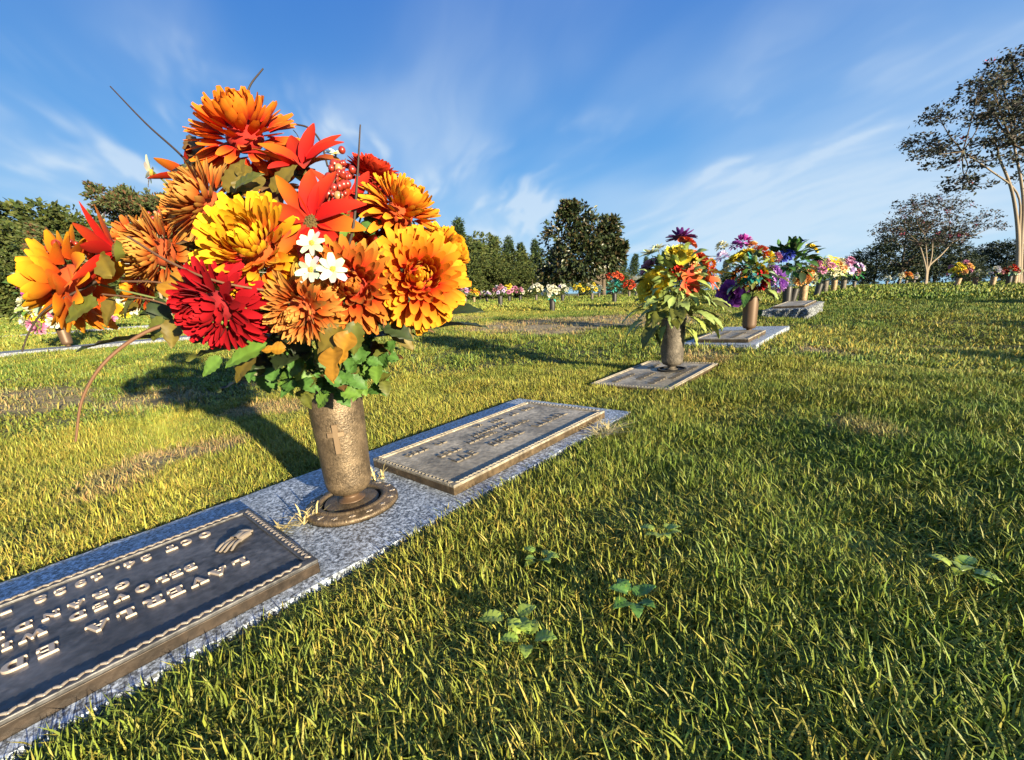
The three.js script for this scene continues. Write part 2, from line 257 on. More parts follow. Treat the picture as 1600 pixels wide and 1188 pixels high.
{
  const u0 = -.896, u1 = -.286, v0 = -.015, v1 = .29, cu = (u0 + u1) / 2, cv = (v0 + v1) / 2;
  const g = plate('bronze_plaque', 'dark bronze grave plate with tan raised lettering and praying hands', u0, u1, v0, v1, M.plate);
  scroll(g, u1 - u0, v1 - v0, M.relief);
  const row = (s, us, v, size) => [...s].forEach((ch, i) => { if (ch !== ' ') mesh('letter', letterGeo(ch, size, .0022), M.letter, g, V3(us[i] - cu, -.0035, -(v - cv)), facing); });
  row('LAVERLA', [-.362, -.391, -.417, -.444, -.469, -.498, -.526], .089, .0212); row('ED', [-.571, -.598], .088, .0212);
  row('BELOVED', [-.415, -.433, -.450, -.473, -.497, -.519, -.541], .144, .0160); row('WI', [-.582, -.604], .144, .0160);
  row('GRANDM', [-.491, -.515, -.540, -.565, -.590, -.617], .180, .0158);
  row('OCT', [-.371, -.398, -.420], .246, .0172); row('24.', [-.453, -.474, -.488], .246, .0172); row('1928', [-.513, -.531, -.553, -.573], .246, .0172); row('-', [-.606], .244, .026);
  // praying hands in low relief
  const e = new THREE.Group(); e.name = 'praying_hands'; e.position.set(-.347 - cu, -.0032, -(.168 - cv)); e.rotation.y = -2.45; e.scale.set(1.15, 1, 1.15); g.add(e);
  const tb = (pts, a, b) => tube(pts.map(([x, y, z]) => V3(x, y, z)), a, b, 10, 6);
  mesh('palm', mergeGeometries([tb([[-.022, .001, .001], [-.012, .003, 0], [0, .0035, 0]], .0065, .0085), tb([[-.022, .001, -.007], [-.010, .003, -.006], [0, .003, -.005]], .006, .006)]), M.relief, e);
  for (let k = 0; k < 4; k++) mesh('finger', tb([[-.004, .003, (k - 1.5) * .0052], [.012, .0048, (k - 1.5) * .0068], [.027 - Math.abs(k - 1.3) * .003, .0015, (k - 1.5) * .0078]], .0031, .0019), M.relief, e);
  mesh('thumb', tb([[-.006, .004, .006], [.004, .006, .0075], [.012, .004, .006]], .0030, .0018), M.relief, e);
  mesh('cuff', tb([[-.026, .001, -.010], [-.025, .004, 0], [-.026, .001, .010]], .0045, .0045), M.relief, e);
}
{ // the far plate: its worn letters cannot be read from here, so they are strokes in relief
  const g = plate('bronze_plaque', 'pale brown bronze grave plate beyond the vase with worn dark lettering', 0, .61, 0, .305, M.plateLight);
  scroll(g, .61, .305, M.plateLight);
  const q = rng(5), stroke = (u, v, w, d) => mesh('worn_letter', rbox(w, .004, d, .0007, 3), M.relief2, g, V3(u - .305, -.0022, -(v - .1525)), new THREE.Quaternion().setFromAxisAngle(V3(0, 1, 0), (q() - .5) * .5));
  M.relief2 = std(.20, .17, .13, .5, .5);
  const word = (u0, u1, v, size) => { for (let u = u0; u < u1; u += size * .95) { const k = Math.floor(q() * 4); stroke(u, v, size * .2, size); if (k === 0) { stroke(u + size * .38, v, size * .2, size); stroke(u + size * .19, v + (q() - .5) * size * .2, size * .5, size * .18); } else if (k === 1) { stroke(u + size * .28, v - size * .42, size * .5, size * .18); stroke(u + size * .25, v + size * .05, size * .4, size * .16); stroke(u + size * .28, v + size * .42, size * .5, size * .18); } else if (k === 2) stroke(u + size * .28, v - size * .42, size * .55, size * .2); else { stroke(u + size * .4, v, size * .2, size * .8); stroke(u + size * .2, v - size * .42, size * .4, size * .18); stroke(u + size * .2, v + size * .42, size * .4, size * .18); } } };
  word(.40, .53, .105, .027); word(.225, .33, .11, .027); word(.10, .165, .11, .027);
  word(.335, .44, .165, .019); word(.205, .31, .175, .019); word(.10, .17, .165, .019); word(.25, .38, .205, .017);
  word(.515, .56, .245, .018); word(.455, .475, .245, .018); word(.37, .42, .245, .018); word(.315, .335, .262, .016); word(.155, .182, .243, .018); word(.06, .115, .243, .018);
}
const lathe = (pts, seg = 40) => { const g = new THREE.LatheGeometry(pts.map(([r, y]) => new THREE.Vector2(r, y)), seg); const uv = g.attributes.uv; const p = g.attributes.position; let rm = 0; for (let i = 0; i < p.count; i++) rm = Math.max(rm, Math.hypot(p.getX(i), p.getZ(i))); for (let i = 0; i < uv.count; i++) uv.setXY(i, uv.getX(i) * Math.round(2 * PI * rm * 9), (p.getY(i) + Math.hypot(p.getX(i), p.getZ(i))) * 9); return g; };
// a bronze flower vase standing at the origin
function vaseParts(g, { h = .235, r0 = .042, r1 = .052, mat = M.vase, rimMat = M.vaseSmooth, foot = true, ridge = false }) {
  const b = foot ? .018 : 0;
  mesh('body', lathe([[.016, b], [.024, b + .001], [r0 * .80, b + .006], [r0 * .95, b + .016], [r0, b + .03], [mixn(r0, r1, .5), b + (h - b) * .55], [r1, h - .004], [r1 - .004, h - .004], [mixn(r0, r1, .5) - .004, b + (h - b) * .5], [r0 - .006, b + .03], [.001, b + .02]]), mat, g);
  mesh('rim', lathe([[r1 - .005, h - .006], [r1 + .0015, h - .005], [r1 + .0025, h - .001], [r1 + .001, h + .002], [r1 - .004, h + .002], [r1 - .005, h - .006]]), rimMat, g);
  if (foot) { mesh('stem', lathe([[.0, .0], [.030, .001], [.024, .005], [.0165, .009], [.0155, .013], [.02, b - .001], [.022, b + .003], [.0, b + .003]], 24), rimMat, g); }
  if (ridge) mesh('seam', tube([V3(r0 + .0005, b + .03, 0), V3(mixn(r0, r1, .5) + .0005, b + (h - b) * .55, 0), V3(r1 + .0005, h - .006, 0)], .0028, .0022, 12, 5), mat, g, null, new THREE.Quaternion().setFromAxisAngle(V3(0, 1, 0), R(10)));
}
const VASE_U = -.138, VASE_V = .158;
{
  const ring = thing('vase_ring', 'round bronze ring with stars set in the granite around the vase foot', 'vase ring', null, S(VASE_U, VASE_V, -.0215), slabQ);
  mesh('flange', lathe([[.058, .0], [.058, .012], [.062, .015], [.068, .0155], [.07, .013], [.072, .012], [.087, .010], [.090, .007], [.091, 0], [.058, 0]], 64), M.vase, ring);
  const st = new THREE.Shape(); for (let k = 0; k < 10; k++) { const a = k / 10 * 2 * PI, r = k % 2 ? .0024 : .0062; st[k ? 'lineTo' : 'moveTo'](Math.cos(a) * r, Math.sin(a) * r); } st.closePath();
  const sg = new THREE.ExtrudeGeometry(st, { depth: .002, bevelEnabled: false }); sg.rotateX(-PI / 2);
  for (let k = 0; k < 16; k++) { const a = k / 16 * 2 * PI + .1; mesh('star', sg, M.relief, ring, V3(Math.cos(a) * .0795, .0102, Math.sin(a) * .0795), new THREE.Quaternion().setFromAxisAngle(V3(0, 1, 0), -a)); }
  mesh('well', lathe([[.0575, .011], [.0575, .0015], [.001, .0015]], 48), M.hole, ring);
  const v = thing('flower_vase', 'rough brown bronze vase with a raised cross in front on the granite', 'vase', null, S(VASE_U, VASE_V, -.0185), slabQ);
  mesh('cap', lathe([[.001, .0], [.0525, .0], [.0535, .004], [.052, .0065], [.03, .010], [.001, .010]], 48), M.vase, v, V3(0, .001, 0));
  const vb = new THREE.Group(); vb.name = 'vase_body'; vb.position.y = .008; v.add(vb);
  vaseParts(vb, { h: .24, r0: .0445, r1: .0515, ridge: true });
  const cr = new THREE.Shape(); [[-.004, 0], [.004, 0], [.004, .033], [.0135, .033], [.0135, .041], [.004, .041], [.004, .056], [-.004, .056], [-.004, .041], [-.0135, .041], [-.0135, .033], [-.004, .033]].forEach(([x, y], i) => cr[i ? 'lineTo' : 'moveTo'](x, y)); cr.closePath();
  const cg = new THREE.ExtrudeGeometry(cr, { depth: .003, bevelEnabled: true, bevelThickness: .0012, bevelSize: .0009, bevelSegments: 1, steps: 1 });
  { const p = cg.attributes.position; for (let i = 0; i < p.count; i++) { const x = p.getX(i), y = p.getY(i), z = p.getZ(i), rad = .0472 + .0016 * y / .056 + z; p.setXYZ(i, Math.sin(x / .048) * rad, y, Math.cos(x / .048) * rad); } cg.computeVertexNormals(); }
  mesh('cross', cg, std(.24, .165, .10, .42, .4), vb, V3(0, .115, 0), new THREE.Quaternion().setFromAxisAngle(V3(0, 1, 0), R(-36)));
}

// ---------------------------------------------------------------- flowers
// a petal lies along +x and opens towards +y; colours run from its dyed base to its tip
function petal({ L = 1, W = .3, el = 0, curl = 0, cup = .25, base, tip, tipAt = .6, round = .8, sx = 6, ruffle = 0, seed = 1 }) {
  const p = [], ix = [], cl = []; let x = 0, y = 0, a = el;
  for (let i = 0; i <= sx; i++) {
    const s = i / sx, w = W * .5 * Math.pow(Math.sin(PI * clamp(mixn(.07, mixn(1, .86, round), Math.pow(s, .85)), 0, .995)), .75) * (i === 0 ? .55 : 1);
    for (let j = -1; j <= 1; j++) { const up = Math.abs(j) * cup * w * (1 - .4 * s) + ruffle * W * (fbm(s * 5 + seed, j * 3 + seed * 2, 2) - .5); p.push(x - Math.sin(a) * up, y + Math.cos(a) * up, j * w); const t = clamp((s - tipAt + .35) / .7); for (let k = 0; k < 3; k++) cl.push(mixn(base[k], tip[k], t)); }
    x += Math.cos(a) * L / sx; y += Math.sin(a) * L / sx; a += curl / sx;
  }
  for (let i = 0; i < sx; i++) for (let j = 0; j < 2; j++) { const k = i * 3 + j; ix.push(k, k + 3, k + 1, k + 1, k + 3, k + 4); }
  return fromArrays(p, ix, cl);
}
const petalMat = new THREE.MeshPhysicalMaterial({ vertexColors: true, roughness: .75, side: THREE.DoubleSide, specularIntensity: .3, transmission: .16, thickness: 0 });
const centreMat = new THREE.MeshStandardMaterial({ vertexColors: true, roughness: .9, side: THREE.DoubleSide });
const C = { // dyed cloth, linear
  redO: [[.414, .011, .003], [.575, .167, .008]], orange: [[.460, .016, .003], [.632, .265, .010]], yellow: [[.506, .086, .005], [.655, .380, .010]], gold: [[.483, .063, .005], [.609, .270, .010]], tan: [[.414, .067, .008], [.460, .247, .048]], rust: [[.414, .029, .005], [.460, .155, .021]], red: [[.265, .002, .007], [.333, .005, .010]], redOrange: [[.333, .003, .003], [.391, .023, .006]], white: [[.527, .510, .374], [.561, .552, .476]], purple: [[.085, .010, .119], [.187, .043, .272]], violet: [[.272, .085, .425], [.493, .255, .612]], magenta: [[.340, .017, .255], [.527, .102, .442]], pink: [[.425, .102, .221], [.527, .255, .374]], lemon: [[.561, .374, .010], [.629, .510, .043]], coral: [[.468, .047, .017], [.544, .111, .043]], blue: [[.017, .025, .255], [.051, .076, .425]], peach: [[.629, .238, .051], [.714, .425, .187]], cream: [[.476, .442, .238], [.527, .510, .374]], dusty: [[.289, .085, .119], [.391, .170, .204]], grey: [[.306, .289, .340], [.476, .442, .510]], lav: [[.442, .306, .561], [.612, .493, .680]],
};
const up = V3(0, 1, 0);
// list the petals of a chrysanthemum of radius 1: {geo, matrix, size}
function mumPetals(col, n, seed, { el0 = -22, el1 = 82, len = 1, W = .27, droop = -.5, sharp = .8, cup = .35 } = {}) {
  const q = rng(seed), out = [], G = [];
  for (let k = 0; k < 6; k++) { const t = k / 5, v = .9 + .2 * q(); G.push(petal({ L: 1, W: 1.95 * W * (1.1 - .2 * t) / (1 - .25 * t), el: 0, curl: mixn(droop, 1.15, t) + (q() - .5) * .2, cup: cup + .3 * t, base: col[0].map((c) => c * v), tip: col[1].map((c, i) => c * (i === 1 ? .85 + .3 * q() : v)), tipAt: .55, round: sharp, seed: k })); }
  for (let i = 0; i < n; i++) { const t = i / (n - 1), e = R(mixn(el0, el1, Math.pow(1 - t, 1.1)) + (q() - .5) * 16), a = i * 2.39996 + (q() - .5) * .3, s = len * (.60 + .42 * Math.pow(t, .7)) * (.85 + .28 * q()), g = G[clamp(Math.round((1 - t) * 5 + (q() - .5) * 1.2), 0, 5)];
    const m = new THREE.Matrix4().makeRotationY(a).multiply(new THREE.Matrix4().makeRotationZ(e)).multiply(new THREE.Matrix4().makeTranslation(.36 + .12 * t, 0, 0)).multiply(new THREE.Matrix4().makeRotationX((q() - .5) * .6)).multiply(new THREE.Matrix4().makeRotationZ((q() - .5) * .35)).multiply(new THREE.Matrix4().makeScale(s * .53, s * .53, s * .53)); out.push({ g, m, s }); }
  return out;
}
function daisyPetals(col, n, seed, { L = 1, W = .34, el = 12, curl = -.25, rows = 1, sharp = .25, cup = .3, warm = false } = {}) {
  const q = rng(seed), out = [];
  for (let r = 0; r < rows; r++) for (let i = 0; i < n; i++) { const v = .72 + .45 * q(), o = q(), two = warm && q() < .28; const g = petal({ L: L * (.9 + .2 * q()), W: W * (.8 + .35 * q()), curl: curl * (.1 + 1.9 * q()), cup, base: col[0].map((c, k) => c * v * (two && k === 1 ? 5 : 1)), tip: col[1].map((c, k) => c * v * (k === 1 ? (two ? 5.5 : .6 + 1.2 * o) : 1)), tipAt: .6, round: sharp, seed: i });
    const m = new THREE.Matrix4().makeRotationY((i + .5 * r) / n * 2 * PI + (q() - .5) * .28).multiply(new THREE.Matrix4().makeRotationZ(R(el + 22 * r) + (q() - .5) * .35)).multiply(new THREE.Matrix4().makeTranslation(.1, 0, 0)).multiply(new THREE.Matrix4().makeRotationX((q() - .5) * .5)).multiply(new THREE.Matrix4().makeScale(1 - .2 * r, 1 - .2 * r, 1 - .2 * r)); out.push({ g, m, s: 1 - .2 * r }); }
  return out;
}
function rosePetals(col, seed, n = 22) {
  const q = rng(seed), out = [];
  for (let i = 0; i < n; i++) { const t = i / (n - 1), v = .85 + .3 * q(), g = petal({ L: .95, W: mixn(.55, 1.05, t), el: 0, curl: mixn(.5, -.7, t), cup: .75, base: col[0].map((c) => c * v), tip: col[1].map((c) => c * v), round: 1, sx: 5, ruffle: .25, seed: i });
    out.push({ g, m: new THREE.Matrix4().makeRotationY(i * 2.39996).multiply(new THREE.Matrix4().makeRotationZ(R(mixn(86, 8, Math.pow(t, .8))) + (q() - .5) * .2)).multiply(new THREE.Matrix4().makeTranslation(.02 + .05 * t, 0, 0)).multiply(new THREE.Matrix4().makeScale(mixn(.55, 1, t), mixn(.55, 1, t), mixn(.55, 1, t))), s: t }); }
  return out;
}
const joinPetals = (list) => mergeGeometries(list.map(({ g, m }) => g.clone().applyMatrix4(m)));
function centre(r, c, bumps = 26, seed = 3, flat = .45) { const q = rng(seed), gs = [paint(new THREE.SphereGeometry(r, 10, 6).scale(1, flat, 1), c)]; for (let i = 0; i < bumps; i++) { const t = Math.sqrt((i + .5) / bumps), a = i * 2.39996, k = .6 + .8 * q(); gs.push(paint(new THREE.OctahedronGeometry(r * .15, 0).translate(Math.cos(a) * r * t * .95, r * flat * (1.05 - .7 * t * t), Math.sin(a) * r * t * .95), [c[0] * k, c[1] * k, c[2] * k])); } return mergeGeometries(gs.map((g) => { if (g.index) g = g.toNonIndexed(); g.deleteAttribute('uv'); return g; })); }
const flowerCache = new Map();
function flowerGeo(kind, col, seed = 1, small = false) { // whole flower of radius 1 in one mesh
  const key = [kind, col, seed, small].join(); if (flowerCache.has(key)) return flowerCache.get(key);
  let g; const c = C[col];
  if (kind === 'mum') g = joinPetals(mumPetals(c, small ? 40 : 80, seed * 31 + 5, small ? { W: .36 } : {}));
  else if (kind === 'rose') g = joinPetals(rosePetals(c, seed * 17 + 3, small ? 14 : 24));
  else if (kind === 'daisy') g = joinPetals(daisyPetals(c, small ? 9 : 12, seed * 13 + 1, { rows: small ? 1 : 2, sharp: .7 }));
  else g = joinPetals(daisyPetals(c, 6, seed * 13 + 1, { el: 45, curl: -.9, W: .5, sharp: .2 }));
  g.deleteAttribute('uv'); flowerCache.set(key, g); return g;
}
// a leaf along +x with a raised midrib, side veins and a toothed or lobed edge
function leafGeo({ L = 1, W = .5, c, fold = .25, curl = -.4, lobes = 0, seed = 1, fine = true }) {
  const p = [], ix = [], cl = [], q = rng(seed), sx = fine ? (lobes ? 14 : 10) : 6, J = fine ? 2 : 1, wave = (q() - .5) * .8; let x = 0, y = 0, a = 0;
  for (let i = 0; i <= sx; i++) { const s = i / sx; let w = W * .5 * Math.pow(Math.sin(PI * clamp(.04 + .955 * Math.pow(s, .72), 0, .996)), .85); if (lobes) w *= .55 + .7 * Math.abs(Math.sin(s * PI * lobes * .5 + .4)); else w *= 1 + .10 * (i % 2 ? 1 : -1);
    for (let j = -J; j <= J; j++) { const t = Math.abs(j) / J, h = t * w * fold + (fine && t === .5 ? (i % 2 ? .06 : -.03) * W : 0) + (t === 1 ? wave * W * .18 * Math.sin(s * 9 + j) : 0), back = fine && t === 1 ? -.05 * L : 0; p.push(x - Math.sin(a) * h + back * Math.cos(a), y + Math.cos(a) * h, j / J * w); const k = (j ? (t === .5 && i % 2 ? 1.12 : .95) : 1.35) * (.85 + .3 * q()); cl.push(c[0] * k, c[1] * k, c[2] * k); }
    x += Math.cos(a) * L / sx; y += Math.sin(a) * L / sx; a += curl / sx; }
  const n = 2 * J + 1; for (let i = 0; i < sx; i++) for (let j = 0; j < 2 * J; j++) { const k = i * n + j; ix.push(k, k + n, k + 1, k + 1, k + n, k + n + 1); }
  return fromArrays(p, ix, cl);
}
const leafMat = new THREE.MeshPhysicalMaterial({ vertexColors: true, roughness: .5, side: THREE.DoubleSide, specularIntensity: .5, transmission: .12, thickness: 0 });
const L = { olive: [.10, .074, .011], ochre: [.24, .115, .010], moss: [.075, .082, .014], green: [.05, .115, .022], bright: [.085, .16, .024], dark: [.022, .035, .012], pale: [.20, .26, .075], silver: [.20, .27, .17], teal: [.02, .16, .13], brown: [.10, .055, .018] };
const berryMat = new THREE.MeshPhysicalMaterial({ color: lin(.22, .022, .010), roughness: .35, clearcoat: .25, clearcoatRoughness: .25 }), berryPale = new THREE.MeshPhysicalMaterial({ color: lin(.42, .18, .07), roughness: .35, clearcoat: .25 });

// ---------------------------------------------------------------- the large autumn bouquet
{
  rnd = rng(21);
  const bouquet = thing('autumn_bouquet', 'large autumn bouquet of orange, yellow and red cloth flowers in the nearest vase', 'bouquet', null, S(VASE_U, VASE_V, .2), slabQ);
  bouquet.updateMatrixWorld(true);
  const inv = bouquet.matrixWorld.clone().invert(), invQ = bouquet.quaternion.clone().invert();
  const loc = (px, py, d) => at(px, py, d).applyMatrix4(inv), dirL = (x, y, z) => V3(x, y, z).normalize().applyQuaternion(invQ);
  const core = V3(0, .02, 0);
  const stem = (end, r = .0022, mat = M.stem) => { const mid = end.clone().multiplyScalar(.5).add(V3(0, end.length() * .12, 0)); mesh('stem', tube([V3((rnd() - .5) * .05, -.12, (rnd() - .5) * .05), core.clone().add(V3((rnd() - .5) * .04, 0, (rnd() - .5) * .04)), mid, end], r, r * .8, 16, 5), mat, bouquet); };
  let left = 250;                                            // petals that are told apart one by one; the rest of each flower is joined
  const flower = (name, label, petals, px, py, d, rpx, f, { ctr, spin = 0, own = 18, noStem, tall = 1 } = {}) => {
    const r = rpx * d / 680, p = loc(px, py, d), g = new THREE.Group(); g.name = name; if (label) g.userData.label = label; g.position.copy(p); const fd = dirL(...f); g.quaternion.copy(quatTo(fd, spin)); g.scale.set(r, r * tall, r); bouquet.add(g);
    const toCam = V3(0, 0, 0).sub(at(px, py, d)).add(camera.position).normalize().applyQuaternion(invQ).applyQuaternion(g.quaternion.clone().invert());
    const ranked = petals.map((q) => ({ ...q, k: q.s * (.6 + V3(1, 0, 0).transformDirection(q.m).dot(toCam)) })).sort((a, b) => b.k - a.k), n = Math.min(own, left, ranked.length); left -= n;
    ranked.slice(0, n).forEach((q) => { const m = mesh('petal', q.g, petalMat, g); q.m.decompose(m.position, m.quaternion, m.scale); });
    if (ranked.length > n) tag(mesh('inner_petals', joinPetals(ranked.slice(n)), petalMat, g), null, null, null, 'stuff');
    if (/chrys/.test(name)) mesh('flower_centre', paint(new THREE.SphereGeometry(.31, 14, 10).scale(1, .8, 1), petals.base.map((c) => c * .7)), centreMat, g);
    if (ctr) mesh('flower_centre', ctr, centreMat, g);
    mesh('calyx', paint(new THREE.ConeGeometry(.26, .3, 8, 1, true).rotateX(PI).translate(0, -.16, 0), [.10, .11, .02]), leafMat, g);
    if (!noStem) stem(p.clone().addScaledVector(fd, -r * .25));
    return g;
  };
  const mum = (px, py, d, r, f, col, seed, o = {}) => { const ps = mumPetals(C[col], o.n ?? 220, seed, o.shape ?? {}); ps.base = C[col][0]; return flower('chrysanthemum', o.label, ps, px, py, d, r * 1.04, f, o); };
  const daisyC = centre(.17, [.085, .055, .012], 34), whiteC = centre(.26, [.46, .24, .035], 18, 4, .6);
  // coordinates: where it is seen, how far away, its radius, and which way it faces (right, up, to the viewer)
  mum(383, 216, .80, 84, [.05, .80, .62], 'redO', 1, { label: 'red orange flower on top', own: 22, shape: { el0: -32, W: .16 } });
  mum(402, 392, .60, 92, [.10, .35, .95], 'yellow', 2, { label: 'bright yellow flower at the front', own: 24, shape: { W: .165, el0: -20, droop: -.35 } });
  mum(652, 438, .66, 82, [.28, .12, .95], 'orange', 3, { label: 'orange flower with yellow tips at the right', own: 24, shape: { W: .16 } });
  mum(624, 335, .74, 68, [.62, .70, .35], 'gold', 4, { own: 18, shape: { el0: -10, W: .16 } });
  mum(690, 398, .80, 50, [.90, .25, .30], 'gold', 5, { own: 14 });
  mum(548, 448, .62, 84, [.35, .05, .92], 'rust', 6, { own: 16, shape: { W: .155, sharp: .35, el0: -30 } });
  mum(474, 482, .58, 66, [-.10, -.35, .92], 'tan', 7, { own: 18, shape: { W: .15, sharp: .2, el0: -25 } });
  mum(328, 322, .70, 74, [-.45, .35, .80], 'tan', 8, { own: 16, shape: { W: .15, sharp: .2 } });
  mum(255, 395, .72, 68, [-.5, .1, .85], 'tan', 9, { own: 16, shape: { W: .15, sharp: .2 } });
  mum(345, 478, .57, 76, [-.25, -.25, .93], 'red', 10, { label: 'deep red flower low at the left', own: 20, shape: { W: .18, sharp: .6 } });
  mum(580, 283, .84, 46, [.40, .85, .30], 'redOrange', 11, { own: 10, shape: { sharp: .4, el0: 0 } });
  mum(118, 440, .70, 84, [-.90, .14, .40], 'gold', 12, { label: 'golden flower reaching out at the far left', own: 20, n: 110, shape: { W: .30, el0: -28, sharp: .35, el1: 70 } });
  mum(228, 452, .82, 42, [-.6, .1, .6], 'orange', 13, { own: 6, n: 70 });
  mum(215, 375, .80, 44, [-.75, .35, .5], 'rust', 14, { own: 6, n: 70 });
  mum(440, 540, .76, 30, [0, -.2, .9], 'gold', 15, { own: 4, n: 36 });
  mum(292, 345, .78, 48, [-.5, .35, .7], 'rust', 16, { own: 4, n: 90, shape: { W: .17, sharp: .3 } }); mum(600, 372, .78, 40, [.4, .3, .8], 'redOrange', 17, { own: 3, n: 80 }); mum(430, 300, .84, 44, [0, .6, .7], 'rust', 18, { own: 3, n: 80, shape: { W: .17, sharp: .3 } }); mum(300, 430, .78, 42, [-.4, 0, .9], 'rust', 19, { own: 3, n: 80, shape: { W: .17, sharp: .3 } }); mum(560, 395, .76, 44, [.2, .3, .9], 'orange', 20, { own: 3, n: 80 }); mum(470, 425, .74, 44, [0, .1, .9], 'rust', 22, { own: 2, n: 70 });
  const redDaisy = (px, py, d, r, f, seed, o = {}) => flower('red_daisy', o.label, daisyPetals(C.redOrange, o.n ?? 9, seed, { W: .33, el: o.el ?? 14, curl: o.curl ?? -.4, rows: o.rows ?? 1, sharp: .12, cup: .7, warm: true }), px, py, d, r, f, { own: 12, ctr: daisyC, ...o });
  redDaisy(487, 348, .60, 82, [.05, .32, .94], 41, { label: 'open red flower with a dark brown eye', n: 10, spin: .2 });
  redDaisy(474, 268, .76, 76, [.08, .80, .55], 42, { n: 10, el: 34 });
  redDaisy(545, 330, .72, 72, [.35, .60, .7], 43, { n: 9, el: 24 });
  redDaisy(182, 392, .68, 68, [-.80, .15, .45], 44, { n: 9, el: 22, curl: .2 });
  redDaisy(305, 280, .88, 52, [-.55, .75, .15], 45, { n: 8, el: 30 });
  redDaisy(345, 270, .92, 50, [-.1, .8, .3], 46, { n: 7, el: 30 });
  const white = (px, py, d, r, f, seed) => flower('white_daisy', null, daisyPetals(C.white, 8, seed, { W: .5, el: 14, curl: -.15, sharp: .9, cup: .15 }), px, py, d, r * .9, f, { own: 8, ctr: whiteC });
  white(487, 380, .555, 22, [0, .2, .98], 51); white(486, 422, .55, 24, [-.1, .1, .98], 52); white(520, 421, .545, 25, [.15, .25, .95], 53);
  white(236, 270, .85, 25, [-.85, .2, .45], 54); white(294, 262, .82, 24, [-.5, .8, .3], 55); white(524, 240, .82, 15, [.1, .8, .5], 56); white(160, 345, .86, 18, [-.4, .6, .5], 57);
  // berries on sprays
  const bg = new THREE.SphereGeometry(1, 12, 8);
  const spray = (a, b, n, r, seed, sp = .016) => { const q = rng(seed), g = new THREE.Group(); g.name = 'berry_spray'; bouquet.add(g); const pa = loc(...a), pb = loc(...b); mesh('spray_stem', tube([core, pa, pb], .0016, .0008, 12, 4), M.twigBrown, g); for (let i = 0; i < n; i++) { const t = q(), s = r * (.5 + .8 * q()); mesh('berry', bg, q() < .14 ? berryPale : berryMat, g, pa.clone().lerp(pb, t).add(V3(q() - .5, q() - .5, q() - .5).multiplyScalar(sp * 2)), null).scale.set(s, s * 1.1, s); } };
  spray([512, 322, .66], [540, 248, .72], 44, .0058, 61, .014); spray([205, 380, .72], [68, 395, .66], 16, .0055, 62, .012); spray([270, 350, .78], [240, 332, .82], 26, .0045, 63, .012); spray([570, 420, .74], [590, 380, .72], 12, .006, 64, .012);
  // leaves of painted cloth
  const leaf = (px, py, d, Lpx, ang, tilt, c, o = {}) => { // ang: direction in the picture (0 right, 90 up); tilt: towards the viewer
    const len = Lpx * d / 680, a = R(ang), dv = V3(Math.cos(a), Math.sin(a), Math.sin(R(tilt))).normalize().applyQuaternion(camera.quaternion).applyQuaternion(invQ), n0 = V3((rnd() - .5) * .8, .35 + .4 * rnd(), 1).applyQuaternion(camera.quaternion).applyQuaternion(invQ), z = V3().crossVectors(dv, n0).normalize(), n = V3().crossVectors(z, dv);
    const m = mesh(o.name ?? 'leaf', leafGeo({ L: len, W: len * (o.w ?? .6), c, lobes: o.lobes ?? 0, fold: o.fold ?? .25, curl: o.curl ?? -.5, seed: Math.round(px + py) }), leafMat, bouquet, loc(px, py, d)); m.quaternion.setFromRotationMatrix(new THREE.Matrix4().makeBasis(dv, n, z)); return m; };
